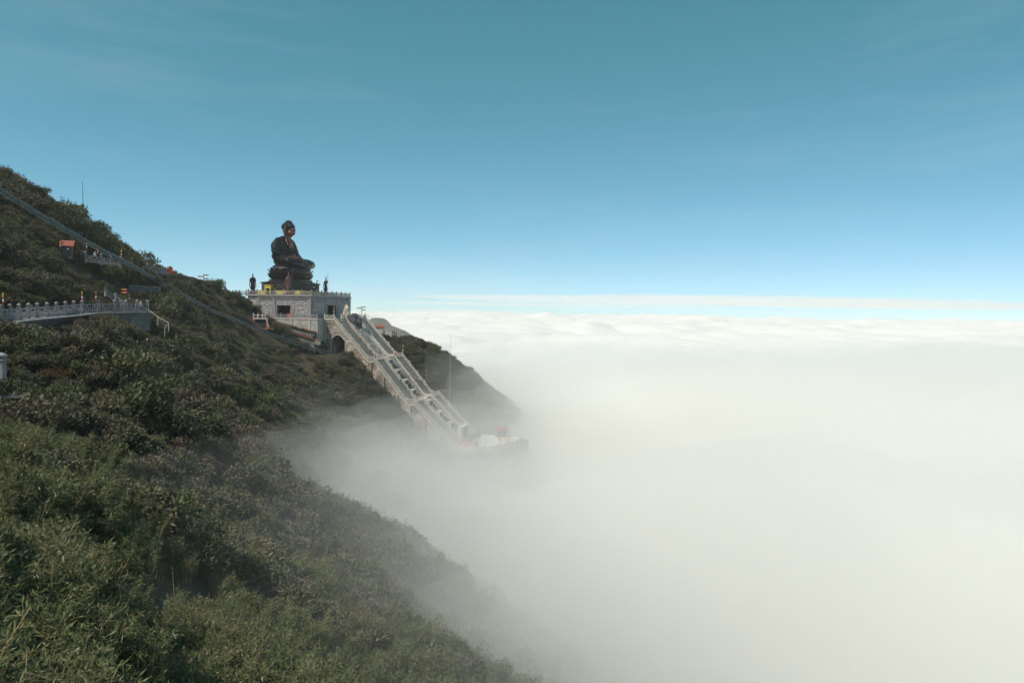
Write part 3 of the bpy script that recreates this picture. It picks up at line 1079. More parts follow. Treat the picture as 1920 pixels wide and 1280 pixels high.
def run_pts(w, off=0.0, s_end=49.0):
    pts = [site(6.9, w, Z0 + off)]
    for sa, sb, za, zb in RUNS[1:]:
        pts.append(site(min(sb, s_end), w, zb + off))
    return pts


balustrade('outer balustrade on the near edge of the stair above the rubble wall', [site(3.6, WN, Z0), site(6.9, WN, Z0)] + run_pts(WN)[1:], 3.9, 1.15, 'stone_pale')
balustrade('inner balustrade on the far edge of the near stair flight', [site(6.9, WIL - 1.6, Z0)] + run_pts(WIL), 3.9, 1.15, 'stone_pale')
balustrade('solid panelled parapet between the carved ramp and the far stair flight', run_pts(WIR), 4.1, 1.15, 'stone_pale', solid=True)
balustrade('outermost balustrade of the far stair flight against the brown scrub', run_pts(WO), 3.9, 1.15, 'stone_pale')
balustrade('short railing behind the boulder at the head of the stair', [site(6.6, WO, Z0), site(6.6, WIR + .3, Z0)], 3.4, 1.1, 'stone_pale')


# ------------------------------------------------------------------ boulders
def boulder(name, label, pos, r, m, seed, cat='boulder', group=None):
    bm = bmesh.new()
    bmesh.ops.create_icosphere(bm, subdivisions=4, radius=1)
    for v in bm.verts:
        d = v.co.normalized()
        k = 1 + .32 * noise.noise(d * 1.6 + Vector((seed, 0, 0))) + .14 * noise.noise(d * 4 + Vector((0, seed, 0))) + .06 * noise.noise(d * 9)
        v.co = Vector((d.x * r[0], d.y * r[1], d.z * r[2])) * k
    me = bpy.data.meshes.new(name); bm.to_mesh(me); bm.free()
    me.materials.append(M[m])
    o = link(name, me)
    o.location = pos
    o.rotation_euler.z = seed
    return tag(o, label, cat, group)


boulder('boulder', 'tall pale standing boulder at the head of the staircase', site(6.2, 12.0, Z0 + 1.6), (1.3, 1.0, 2.9), 'rock_pale', 1.3)
boulder('boulder', 'dark jagged rock just below the tall pale boulder', site(8.2, 12.6, Z0 - .6), (1.5, 1.8, 2.6), 'rock_dark', 2.1)
boulder('boulder', 'broad black rock between dark jagged rock and carved ramp', site(9.3, 13.6, Z0 - 1.6), (1.3, 1.6, 2.2), 'rock_dark', 4.2)
boulder('boulder', 'small brown rock left of the tall pale boulder', site(5.6, 10.0, Z0 + .5), (.8, .7, .9), 'rock', 6.2)
for i, (px, py, d, rr, lb) in enumerate([(563, 640, 213, 1.0, 'squat grey boulder at the left end of the rocks below the flower beds'), (577, 644, 213, 1.0, 'rounded boulder in the middle of the rocks under the flower beds'),
                                         (594, 640, 213, 1.5, 'largest ochre boulder under the lower flower bed'), (586, 646, 212.5, .9, 'small dark boulder between two larger ones under the beds')]):
    boulder('boulder', lb, P(px, py + 4, d), (rr * 1.0, rr * .8, rr * .75), ['rock', 'rock', 'rock', 'rock_dark'][i], 3.3 + i)

# ------------------------------------------------------------------ the giant seated statue
STS, STW = -15.8, 13.0          # its centre on the platform (site s, w)


def bent(me, f):
    n = len(me.vertices)
    co = np.empty(n * 3); me.vertices.foreach_get('co', co); co = co.reshape(-1, 3)
    no = np.empty(n * 3); me.vertices.foreach_get('normal', no); no = no.reshape(-1, 3)
    co = f(co, no)
    me.vertices.foreach_set('co', co.ravel()); me.update()


def giant_statue():
    zb = ZT + .25
    t = site_thing('seated_statue', 'giant black bronze statue seated cross legged on a lotus base', 'statue', STS, STW, zb)
    # own frame: it looks along +s, so rotate a child frame whose front is -y onto +x
    A = math.pi / 2

    def put(name, me, parent, z, m):
        me.materials.append(m) if len(me.materials) == 0 else None
        o = link(name, me, parent)
        if parent is t:
            o.location = (0, 0, z)
            o.rotation_euler.z = A
        return o
    SEAT = 9.6

    def lean(q):
        def f(z):
            u = min(1, max(0, (z - 1.2) / 3.6))
            return 1.7 * u * u * (3 - 2 * u)
        q.v = [(x, y + f(z), z) for x, y, z in q.v]
    # robe: one continuous figure
    q = MB()
    q.ell((0, 1.0, 1.8), (5.5, 4.5, 2.1)); q.ell((0, .4, .35), (6.3, 5.6, .7))
    for sg in (1, -1):
        q.caps([(sg * 2.2, .9, 1.8), (sg * 5.3, -1.9, 1.9), (sg * 6.5, -3.7, 1.75)], [2.1, 1.9, 1.65])
        q.caps([(sg * 6.3, -3.9, 1.6), (sg * 3.0, -5.2, 1.5), (-sg * .8, -5.2, 1.3)], [1.6, 1.4, 1.15])
        q.caps([(sg * 3.1, .7, 8.8), (sg * 4.5, .8, 7.2), (sg * 5.0, .3, 4.9)], [1.45, 1.5, 1.45])
        q.caps([(sg * 4.75, .1, 4.9), (sg * 3.9, -1.8, 3.9), (sg * 1.9, -3.1, 3.45)], [1.2, 1.02, .72])
        q.ell((sg * 4.7, .2, 3.7), (1.45, 2.0, 1.9)); q.ell((sg * 4.9, .9, 2.6), (1.5, 2.2, 1.9))
        q.ell((sg * 3.2, -1.9, 3.1), (1.1, 1.2, .8))
        q.caps([(sg * 1.2, .5, 9.9), (sg * 2.9, .6, 9.1)], [1.0, 1.1])
        q.caps([(sg * 1.35, -.9, 9.75), (sg * 1.9, -1.95, 7.6), (sg * 1.2, -2.35, 5.2)], [.30, .27, .24])      # collar edge
    q.ell((0, .5, 7.4), (3.7, 2.5, 2.8)); q.ell((0, .2, 4.6), (3.6, 2.7, 2.8)); q.ell((0, .7, 9.1), (2.6, 1.5, 1.2))
    q.caps([(0, .9, 2), (0, .6, 8)], [3.0, 2.6])
    q.caps([(-3.6, -5.5, .6), (0, -6.1, .55), (3.6, -5.5, .6)], [.75, .66, .75])
    q.v = [(x * (1 + .13 * min(1, max(0, (z - 3) / 2))), y * (1 + .08 * min(1, max(0, (z - 3) / 2))), z) for x, y, z in q.v]
    lean(q)
    body = remeshed(q, .17, 3, 'robe')

    def folds(co, no):
        x, y, z = co.T
        d = np.sqrt((x - 3.0) ** 2 + (z - 9.6) ** 2 + (y - .4) ** 2)
        arm = np.clip((np.abs(x) - 2.9) / .8, 0, 1) * np.clip((z - 3) / 1, 0, 1)
        torso = np.clip((z - 3.2) / 1, 0, 1) * (1 - arm)
        legs = np.clip((3.6 - z) / 1, 0, 1)
        hk = np.sqrt((np.abs(x) - .3) ** 2 + (y + 1.0) ** 2)
        y = y - 1.7 * np.clip((z - 1.2) / 3.6, 0, 1)
        amp = .055 * torso * np.sin(d * 4.6 + np.sin(z * 1.3)) + .035 * arm * np.sin((z + .5 * y * np.sign(x) + .25 * np.sin(x * 3)) * 4.4) \
            + .06 * legs * np.sin(hk * 4.2 + 1.2 * np.sin(x))
        return co + no * amp[:, None]
    bent(body, folds)
    put('robe', body, t, SEAT, M['bronze_dark'])
    # chest, neck and head
    q = MB()
    q.ell((0, -.55, 8.2), (1.75, 1.75, 1.75)); q.ell((-.62, -1.25, 7.4), (1.05, .95, 1.0)); q.ell((.62, -1.25, 7.4), (1.05, .95, 1.0))
    q.ell((0, -.6, 9.1), (1.3, 1.2, 1.0))
    q.caps([(0, .05, 9.4), (0, -.35, 11.3)], [1.6, 1.25])
    tilt = Matrix.Rotation(R(13), 3, 'X')
    hc = Vector((0, -.75, 12.75))

    def hd(p):
        return hc + tilt @ (Vector(p) * 1.07)
    def he(p, r):
        q.ell(hd(p), r, None, 16, 12, tilt)
    he((0, .1, .35), (1.78, 2.0, 2.25)); he((0, -.45, -.65), (1.55, 1.45, 1.5)); he((0, -.85, -1.45), (.85, .8, .62))
    he((0, -1.75, .72), (1.2, .4, .55))
    for sg in (1, -1):
        he((sg * .95, -1.15, -.5), (.62, .72, .72))
        q.caps([hd((sg * .25, -1.95, .42)), hd((sg * .75, -1.98, .52)), hd((sg * 1.3, -1.55, .32))], [.13, .14, .1])
        q.caps([hd((sg * .4, -1.75, .1)), hd((sg * .8, -1.75, .1)), hd((sg * 1.2, -1.48, .1))], [.16, .21, .14])
        q.caps([hd((sg * 1.78, .15, .7)), hd((sg * 1.9, .15, -.2)), hd((sg * 1.75, -.05, -1.55))], [.32, .26, .3])
    q.caps([hd((0, -2.02, .45)), hd((0, -2.3, -.3)), hd((0, -2.28, -.42))], [.17, .26, .3])
    q.caps([hd((-.5, -1.75, -.92)), hd((0, -2.02, -.88)), hd((.5, -1.75, -.92))], [.1, .17, .1])
    q.caps([hd((-.4, -1.7, -1.12)), hd((0, -1.95, -1.14)), hd((.4, -1.7, -1.12))], [.1, .17, .1])
    lean(q)
    head = remeshed(q, .11, 2, 'figure')
    put('figure', head, t, SEAT, M['bronze_skin'])
    # hair: cap, bump and rows of curls
    q = MB()
    q.ell(hd((0, .32, .85)), (1.95, 2.05, 1.85), None, 20, 14, tilt)
    q.ell(hd((0, .5, 2.45)), (1.05, 1.05, .85), None, 16, 12, tilt)
    for j in range(9):
        th = R(14 + j * 11.5)
        n = max(1, int(20 * math.sin(th)))
        for i in range(n):
            a = 2 * math.pi * (i + .5 * (j % 2)) / n
            v = Vector((1.95 * math.sin(th) * math.cos(a), 2.05 * math.sin(th) * math.sin(a), 1.85 * math.cos(th)))
            if v.y < -.9 and v.z < .55:
                continue
            q.ell(hd((v.x, v.y + .32, v.z + .85)), (.24, .24, .24), None, 6, 5)
    for j in range(3):
        th = R(10 + j * 30); n = 1 if j == 0 else 4 + j * 4
        for i in range(n):
            a = 2 * math.pi * i / n
            q.ell(hd((1.05 * math.sin(th) * math.cos(a), .5 + 1.05 * math.sin(th) * math.sin(a), 2.45 + .85 * math.cos(th))), (.22, .22, .22), None, 6, 5)
    lean(q)
    hair = remeshed(q, .12, 1, 'hair')
    # keep the face clear
    put('hair', hair, t, SEAT, M['bronze_dark'])
    # hands laid one on the other, five fingers each, thumbs meeting
    q = MB()
    for sg, z in ((1, 3.25), (-1, 3.62)):
        q.caps([(sg * 1.75, -3.1, z + .12), (sg * .8, -3.55, z)], [.55, .52])
        for k, (dy, ln) in enumerate(((-.42, 1.5), (-.14, 1.75), (.14, 1.7), (.40, 1.35))):
            q.caps([(sg * .7, -3.6 + dy, z), (sg * (.7 - ln * .55), -3.62 + dy, z + .06), (sg * (.7 - ln), -3.58 + dy, z + .12)], [.19, .17, .13])
        q.caps([(sg * 1.1, -3.3, z + .3), (sg * .6, -3.4, 4.15), (sg * .06, -3.5, 4.38)], [.24, .19, .15])
    lean(q)
    put('hands', remeshed(q, .09, 1, 'hands'), t, SEAT, M['bronze_skin'])
    q = MB()                                                             # feet resting on the thighs
    for sg in (1, -1):
        q.caps([(sg * 2.6, -4.2, 2.9), (sg * 3.7, -3.3, 3.35), (sg * 4.1, -2.8, 3.45)], [.5, .46, .36])
        for k in range(5):
            q.caps([(sg * (4.0 + .05 * k), -3.35 + k * .2, 3.4), (sg * (4.45 - .05 * k), -3.2 + k * .2, 3.5)], [.17 - .015 * k, .12])
    lean(q)
    put('feet', remeshed(q, .1, 1, 'feet'), t, SEAT, M['bronze_skin'])
    # lotus seat
    q = MB()
    q.lathe([(5.0, 5.35), (5.8, 5.8), (6.8, 6.8), (7.3, 8.2), (7.4, 9.2), (7.1, 9.55), (.1, 9.62)], 40, m=None, sy=.86)
    put('lotus_base', q.mesh('lotus_base', [M['plinth']], True), t, 0, M['plinth'])

    def petal(w, h, curl):
        vs_, fs_ = [], []
        nu, nv = 7, 9
        for j in range(nv):
            v = j / (nv - 1)
            wd = w * (math.sin(math.pi * (v * .78 + .12)) ** .7) * (1 - .25 * v ** 3)
            for i in range(nu):
                u = i / (nu - 1) * 2 - 1
                x = u * wd
                out = curl * (math.sin(v * 2.1) * 1.0) + .34 * (1 - u * u) * math.sin(math.pi * min(1, v + .08)) + (.45 * max(0, v - .75) / .25 if curl > 0 else 0)
                vs_.append((x, -out, v * h * (1 - .05 * u * u)))
        for j in range(nv - 1):
            for i in range(nu - 1):
                k = j * nu + i
                fs_.append((k, k + 1, k + nu + 1, k + nu))
        pq = MB(); pq.add(vs_, fs_)
        me = pq.mesh('petal', [M['plinth']], True)
        return me
    for (n, rad, z, me, tip, off) in ((16, 6.1, 5.9, petal(1.6, 3.7, .65), -18, 0), (16, 6.4, 5.5, petal(1.6, 2.7, .65), -26, .5)):
        for k in range(n):
            a = 2 * math.pi * (k + off) / n
            o = link('petal', me, t)
            c, s_ = math.cos(a), math.sin(a)
            loc = Vector((rad * c, rad * .86 * s_, z))
            m4 = Matrix.Translation(loc) @ Matrix.Rotation(a + math.pi / 2, 4, 'Z') @ Matrix.Rotation(R(-tip), 4, 'X')
            o.matrix_local = Matrix.Rotation(A, 4, 'Z') @ m4
    # tiers of the plinth
    def octo(r, cut=.42):
        k = r * cut
        return [(r, -r + k), (r, r - k), (r - k, r), (-r + k, r), (-r, r - k), (-r, -r + k), (-r + k, -r), (r - k, -r)]
    for r0, z0, z1 in ((9.2, .55, 1.0), (8.8, 1.0, 1.4), (8.2, 1.4, 4.1), (8.6, 4.1, 4.45), (6.9, 4.45, 4.8), (6.2, 4.8, 5.5)):
        q = MB(); q.prism(octo(r0), z0, z1); q.build('plinth_tier', M['plinth'], t)
    q = MB(); q.prism(octo(9.5), 0, .55); q.build('plinth_foot', M['stone_dark_shaded'], t)
    for k in range(8):
        a = k * math.pi / 4
        q = MB()
        vs_, fs_ = bumpy(-4.2, 4.2, 1.7, 3.9, .25, 6, 300 + k)
        q.add(xf([(x, y - 8.22, z) for x, y, z in vs_], a, (0, 0, 0)), fs_)
        if k % 2 == 0:
            q.build('carved_panel', M['plinth'], t, True)


giant_statue()

# yellow cloth dressing round the plinth and the yellow booth
t = site_thing('cloth_skirt', 'bright yellow cloth skirt wrapped round the foot of the plinth', 'cloth', STS, STW, ZT + .25)
for i, (x0, x1, y0, y1) in enumerate(((-8.6, 9.6, -9.85, -9.65), (9.65, 9.85, -9.6, 9.6))):
    q = MB(); q.box(x0, x1, y0, y1, 0, 1.55); q.build('cloth', M['yellow'], t)
    for k in range(7):
        q = MB()
        if i == 0: q.box(-8.3 + k * 2.9, -8.0 + k * 2.9, -9.92, -9.855, 0, 1.62)
        else: q.box(9.855, 9.92, -9.4 + k * 3, -9.1 + k * 3, 0, 1.62)
        q.build('cloth_fold', M['yellow'], t)
t = site_thing('booth', 'yellow booth with dark opening left of the statue plinth', 'booth', -17.2, 1.6, ZT + .25)
q = MB(); q.box(-1.1, 1.1, 0, 1.4, 2.2, 3.1); q.build('canopy', M['yellow'], t)
q = MB(); q.box(-1.25, 1.25, -.15, 1.55, 3.1, 3.3); q.build('roof', M['yellow'], t)
for x in (-1.1, .8):
    q = MB(); q.box(x, x + .3, 0, .3, 0, 2.2); q.build('post', M['yellow'], t)
q = MB(); q.box(-.8, .8, .9, 1.0, 0, 2.2); q.build('back_panel', M['inner_shade'], t)  # near-black panel stands for the shade in the booth opening


# ------------------------------------------------------------------ guardian statues and crane
def guardian(label, s, w, z, hgt, m, face, arm_up=True, wide=1.0):
    t = site_thing('guardian_statue', label, 'statue', s, w, z)
    k = hgt / 4.6
    q = MB()
    q.caps([(-.35, 0, 1.0), (-.42, .05, 1.8), (-.3, 0, 2.6)], [.26, .3, .36])
    q.caps([(.4, -.1, 1.0), (.48, -.15, 1.8), (.3, 0, 2.6)], [.26, .3, .36])
    q.ell((-.38, -.15, .95), (.24, .4, .16)); q.ell((.44, -.25, .95), (.24, .4, .16))
    q.ell((0, 0, 2.55), (.62, .48, .5)); q.ell((0, 0, 3.1), (.6, .45, .62)); q.ell((0, -.02, 3.55), (.68, .42, .36))
    q.caps([(-.62, 0, 3.6), (-.95, -.1, 3.1), (-.6, -.5, 2.9)], [.22, .19, .14])
    if arm_up:
        q.caps([(.62, 0, 3.6), (1.0, -.15, 3.35), (1.05, -.3, 3.95)], [.22, .18, .13])
    else:
        q.caps([(.62, 0, 3.6), (.9, -.2, 3.1), (.5, -.55, 3.0)], [.22, .18, .13])
    q.caps([(0, 0, 3.8), (0, -.03, 4.0)], [.17, .16]); q.ell((0, -.05, 4.2), (.24, .27, .3)); q.ell((0, -.29, 4.17), (.06, .08, .08))
    q.caps([(0, 0, 4.42), (0, 0, 4.75)], [.2, .07])
    q.caps([(-.5, .35, 3.4), (-1.0, .45, 2.4), (-.8, .35, 1.3)], [.2, .16, .1]); q.caps([(.5, .35, 3.4), (.95, .45, 2.5), (1.0, .4, 1.5)], [.2, .16, .1])
    q.lathe([(.55, 1.1), (.72, 1.5), (.5, 2.4)], 10)
    me = remeshed(q, .075, 1, 'figure')
    me.materials.append(m)
    o = link('figure', me, t); o.scale = (k * wide, k * wide, k); o.rotation_euler.z = face
    q = MB()
    q.lathe([(.85, 0), (1.0, .25), (.8, .55), (.9, .8), (.6, .86)], 9); q.ell((.45, -.3, .5), (.5, .5, .45)); q.ell((-.5, .2, .4), (.5, .5, .5))
    o = q.build('rock_base', m, t, True); o.scale = (k * wide, k * wide, k)
    if arm_up:
        q = MB(); q.tube([(1.06, -.32, 1.0), (1.06, -.32, 5.0)], .05, 6); q.lathe([(.02, 4.9), (.14, 5.05), (.02, 5.4)], 6, (1.06, -.32, 0))
        o = q.build('staff', m, t); o.scale = (k * wide, k * wide, k); o.rotation_euler.z = face


zz = ZT + .25
_fa = math.pi / 2
guardian('dark guardian statue standing on the left corner of the terrace', -23.3, 2.4, zz, 6.9, M['bronze_dark'], _fa - .9, False, .66)
guardian('reddish guardian statue in front of the lotus plinth', -9.6, 1.9, zz, 7.2, M['bronze_red'], _fa - .5, True, .62)
guardian('dark guardian statue with staff on the right side of the terrace', -1.9, 12.2, zz, 6.4, M['bronze_dark'], _fa, True, .62)


def crane():
    t = site_thing('crane_statue', 'slim dark crane statue between the plinth and right guardian statue', 'statue', -2.0, 4.9, zz)
    q = MB()
    q.ell((0, 0, 1.55), (.75, .35, .38)); q.caps([(.55, 0, 1.7), (.85, 0, 2.3), (.6, 0, 2.8), (.75, 0, 3.15)], [.22, .11, .09, .1])
    q.ell((.8, 0, 3.2), (.18, .11, .12)); q.caps([(.9, 0, 3.2), (1.35, 0, 3.1)], [.06, .025])
    q.caps([(-.6, 0, 1.55), (-1.05, 0, 1.2)], [.24, .08])
    q.caps([(.1, .12, 1.3), (.15, .12, .8), (.05, .12, .42)], [.09, .06, .055]); q.caps([(.1, -.12, 1.3), (.0, -.12, .85), (.1, -.12, .42)], [.09, .06, .055])
    me = remeshed(q, .05, 1, 'figure'); me.materials.append(M['bronze_dark'])
    link('figure', me, t)
    q = MB(); q.lathe([(.6, 0), (.65, .2), (.4, .45)], 9); q.build('rock_base', M['bronze_dark'], t)
    t.scale = (1.5, 1.5, 1.5)


crane()


# ------------------------------------------------------------------ flower beds
def leaf_cards(mb, pts, ln, wd, spread=1.0):
    for p in pts:
        a = random.uniform(0, 2 * math.pi); el_ = random.uniform(-.4, 1.0) * spread
        d = Vector((math.cos(a) * math.cos(el_), math.sin(a) * math.cos(el_), math.sin(el_)))
        s_ = d.cross(Vector((random.uniform(-1, 1), random.uniform(-1, 1), random.uniform(-1, 1)))).normalized()
        l = ln * random.uniform(.6, 1.3); w_ = wd * random.uniform(.7, 1.2)
        p = Vector(p)
        mb.add([p, p + d * l * .45 + s_ * w_ * .5, p + d * l, p + d * l * .45 - s_ * w_ * .5], [(0, 1, 2, 3)])


def flower_bed(label, s0, s1, w0, w1, za, zb, wall_h):
    t = site_thing('flower_bed', label, 'flower bed', s0, w0, 0)
    L_ = s1 - s0
    zf = lambda x: za + (zb - za) * x / L_
    q = MB()
    n = 10
    for k in range(n):
        q.bar((L_ * k / n, (w1 - w0) / 2, zf(L_ * k / n) - wall_h / 2 - .25), (L_ * (k + 1) / n, (w1 - w0) / 2, zf(L_ * (k + 1) / n) - wall_h / 2 - .25), (w1 - w0) / 2 - .12, wall_h / 2)
    q.build('soil', M['earth'], t)
    q = MB(); q.bar((0, 0, zf(0) - wall_h / 2), (L_, 0, zf(L_) - wall_h / 2), .14, wall_h / 2); q.build('kerb_wall', M['stone_dark_shaded'], t)
    q = MB(); q.bar((0, 0, zf(0) + .06), (L_, 0, zf(L_) + .06), .2, .06); q.build('coping', M['stone'], t)
    for nm, m, cnt, hh, lo, band in (('leaves', 'shrub', 2600, 1.0, .0, (0.1, .95)), ('flowers', 'flower', 1300, 1.1, .55, (.45, 1.0))):
        q = MB(); pts = []
        for k in range(cnt):
            x = random.uniform(0, L_); y = (w1 - w0) * random.uniform(*band)
            if nm == 'flowers' and noise.noise(Vector((x * .5, y * .8, 3))) < -.05:
                continue
            pts.append((x, y, zf(x) + random.uniform(lo, hh)))
        leaf_cards(q, pts, .42, .22)
        o = q.build(nm, M[m], t); o['kind'] = 'stuff'


flower_bed('upper bed of orange red flowers against the streaked retaining wall', -15.5, 3.2, -4.4, -2.3, -3.6, -7.6, 1.8)
flower_bed('lower bed of orange red flowers left of the stair archway', -9.5, 5.6, -7.4, -4.9, -6.2, -10.0, 1.8)
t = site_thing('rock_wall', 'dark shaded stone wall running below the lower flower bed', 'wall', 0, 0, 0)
q = MB(); q.add(*stair_solid([(-12, -7.0), (6.0, -11.3), (6.0, -17), (-12, -15)], -8.4, -7.7)); q.build('wall', M['stone_dark_shaded'], t, recalc=True)  # this wall's shade is put into its dark stone colour
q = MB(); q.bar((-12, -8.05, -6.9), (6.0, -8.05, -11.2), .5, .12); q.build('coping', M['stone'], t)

# red notice board beside the beds
def board(label, pos, rz, w_, h_, z0, m, name='notice_board', cat='sign'):
    t = thing(name, label, cat, pos, rz)
    for x in (-w_ / 2 + .08, w_ / 2 - .08):
        q = MB(); q.box(x - .06, x + .06, -.06, .06, -.8, z0 + h_); q.build('post', M['wood'], t)
    q = MB(); q.box(-w_ / 2, w_ / 2, -.1, -.062, z0, z0 + h_); q.build('panel', m, t)
    q = MB(); q.box(-w_ / 2 - .1, w_ / 2 + .1, -.2, .1, z0 + h_ + .003, z0 + h_ + .12); q.build('cap', M['wood'], t)


board('dull red notice board at the left end of the flower beds', P(534, 622, 210), 0, 1.0, 1.2, .4, M['rust'])


# ------------------------------------------------------------------ small white footbridge stairs with orange frame
def side_stair():
    t = thing('entrance_gate', 'small white balustraded gate with orange posts left of the flower beds', 'gate', P(489, 606, 205), SITE_ROT)
    mb = MB()
    q = MB(); q.box(-2.4, 2.4, -.2, .2, 1.3, 1.6); q.build('lintel', M['stone_pale'], t)
    for x in (-2.4, 2.1):
        q = MB(); q.box(x, x + .3, -.2, .2, -1.6, 1.3); q.build('post', M['orange'], t)
    q = MB(); q.box(2.5, 2.62, -.2, .2, -1.6, 1.5); q.build('frame_post', M['rust'], t)
    q = MB(); q.box(4.2, 4.32, -.2, .2, -1.6, 1.3); q.build('frame_post', M['rust'], t)
    q = MB(); q.box(-2.6, 4.5, -.4, .5, -1.75, -1.6); q.build('sill', M['wood'], t)
    q = MB(); q.box(-2.0, 2.0, .6, 1.6, -1.6, 1.3); q.build('inner_shade_block', M['inner_shade'], t)  # solid near-black block standing for the shade inside the gate
    q = MB(); q.bar((-5.0, 0, 2.6), (-2.6, 0, 1.0), .12, .16); q.bar((-5.0, 0, 2.0), (-2.6, 0, .4), .1, .1); q.build('left_rail', M['stone_pale'], t)
    q = MB(); q.bar((1.6, -.25, 2.2), (3.2, -.5, -1.2), .14, .2); q.build('right_rail', M['stone_pale'], t)
    q = MB(); q.box(-7.6, -5.0, -.15, .15, 2.4, 2.62); q.box(-7.6, -5.0, -.12, .12, 1.5, 1.7); q.build('upper_rail', M['stone_pale'], t)
    for x in (-7.6, -6.2, -5.0, -2.5, -1.0, .6, 1.6):
        q = MB(); q.box(x - .14, x + .14, -.16, .16, 1.55, 2.75); q.lathe([(.12, 2.75), (.2, 2.9), (.02, 3.05)], 6, (x, 0, 0)); q.build('baluster_post', M['stone_pale'], t)
    q = MB(); q.box(-2.5, 1.6, -.1, .1, 2.3, 2.5); q.build('top_rail', M['stone_pale'], t)


side_stair()

# ------------------------------------------------------------------ plaza at the foot of the stair
t = site_thing('plaza', 'pale stone plaza', 'plaza', 49.0, 0, ZP)
bpy.data.objects.remove(t)
PLZ = [(48.0, -1.0), (49.5, -2.6), (54.0, -2.8), (59.5, 4.0), (64.0, 14.0), (66.0, 22.0), (66.0, 28.0), (50.0, 28.0), (48.0, 24.6)]
q = MB(); q.prism([(s_, w_) for s_, w_ in PLZ], -.7, 0.0)
o = q.build('plaza', M['plaza'], None, recalc=True)
o.location = site(0, 0, ZP); o.rotation_euler.z = SITE_ROT; o['kind'] = 'structure'
t = site_thing('retaining_wall', 'rubble retaining wall under the foggy plaza', 'wall', 0, 0, ZP)
q = MB(); q.prism([(s_ * .997 + .12, w_ * .97 + .3) for s_, w_ in PLZ], -12, -.704); q.build('wall', M['rubble'], t, recalc=True)
balustrade('low parapet round the near edge of the foggy plaza', [site(a, b, ZP) for a, b in PLZ[0:6]], 3.2, .95, 'stone_pale')


def kiosk(label, s, w, z, w_, d_, h_, col, roof, rz=0.0, name='kiosk'):
    t = site_thing(name, label, 'kiosk', s, w, z)
    t.rotation_euler.z += rz
    q = MB()
    for x in (-w_ / 2, w_ / 2 - .16):
        for y in (-d_ / 2, d_ / 2 - .16):
            q = MB(); q.box(x, x + .16, y, y + .16, 0, h_); q.build('post', M[col], t)
    q = MB(); q.box(-w_ / 2 + .17, w_ / 2 - .17, -d_ / 2 + .03, -d_ / 2 + .13, 0, h_ * .42); q.build('counter', M[col], t)
    q = MB(); q.box(-w_ / 2 + .17, w_ / 2 - .17, d_ / 2 - .12, d_ / 2 - .03, 0, h_); q.build('back_panel', M['inner_shade'] if roof != 'rust' else M[col], t)
    q = MB(); a, b = w_ / 2 + .5, d_ / 2 + .5
    q.add([(-a, -b, h_), (a, -b, h_), (a, b, h_), (-a, b, h_), (-a * .8, 0, h_ + 1.0), (a * .8, 0, h_ + 1.0)], [(3, 2, 1, 0), (0, 1, 5, 4), (1, 2, 5), (2, 3, 4, 5), (3, 0, 4)])
    q.build('roof', M[roof], t)
    q = MB(); q.bar((-a * .8, 0, h_ + 1.05), (a * .8, 0, h_ + 1.05), .1, .1); q.build('ridge', M[roof], t)


kiosk('open pavilion with orange red roof at the foot of the far flight', 57.0, 26.0, ZP, 3.4, 2.4, 2.3, 'rust', 'roof_red', 0.25)
t = site_thing('banner_stand', 'red draped stall at the foot of the near stair flight', 'stall', 50.6, 6.2, ZP)
q = MB(); q.box(-1.5, 1.5, -.8, .8, 0, 1.35); q.build('table_cloth', M['red'], t)
q = MB(); q.box(-1.6, 1.6, .82, .92, 0, 2.2); q.build('backdrop', M['red'], t)
q = MB(); q.box(-1.65, 1.65, -.9, .95, 2.21, 2.3); q.build('canopy', M['red'], t)
for x in (-1.55, 1.45):
    q = MB(); q.box(x, x + .1, -.85, -.75, 0, 2.2); q.build('post', M['rust'], t)


def potted(label, s, w, z, r):
    t = site_thing('potted_tree', label, 'tree', s, w, z)
    q = MB(); q.lathe([(.5, 0), (.7, .5), (.75, .62), (.1, .6)], 10); q.build('pot', M['stone_dark_shaded'], t)
    q = MB(); q.tube([(0, 0, .5), (.05, 0, 1.0), (0, .05, 1.6)], [.09, .07, .04], 6); q.build('trunk', M['bark'], t)
    q = MB(); pts = []
    for k in range(700):
        v = Vector((random.gauss(0, 1), random.gauss(0, 1), random.gauss(0, 1))).normalized() * (random.random() ** .4)
        pts.append((v.x * r, v.y * r, 1.5 + v.z * r * 1.1))
    leaf_cards(q, pts, .34, .2); q.build('crown', M['tree'], t)


potted('round clipped tree in a pot beside the red draped stall', 50.6, 11.6, ZP, 1.35)
potted('round clipped tree in a pot at the foot of the far flight', 51.0, 17.6, ZP, 1.3)
potted('small clipped tree in a pot near the plaza parapet', 55.5, 1.8, ZP, 1.0)

# ------------------------------------------------------------------ people
SHIRTS = {}


def cloth(c):
    k = tuple(round(v, 3) for v in c)
    if k not in SHIRTS:
        SHIRTS[k] = mat('clothing', c, 0.85, 0.1, 8)
    return SHIRTS[k]


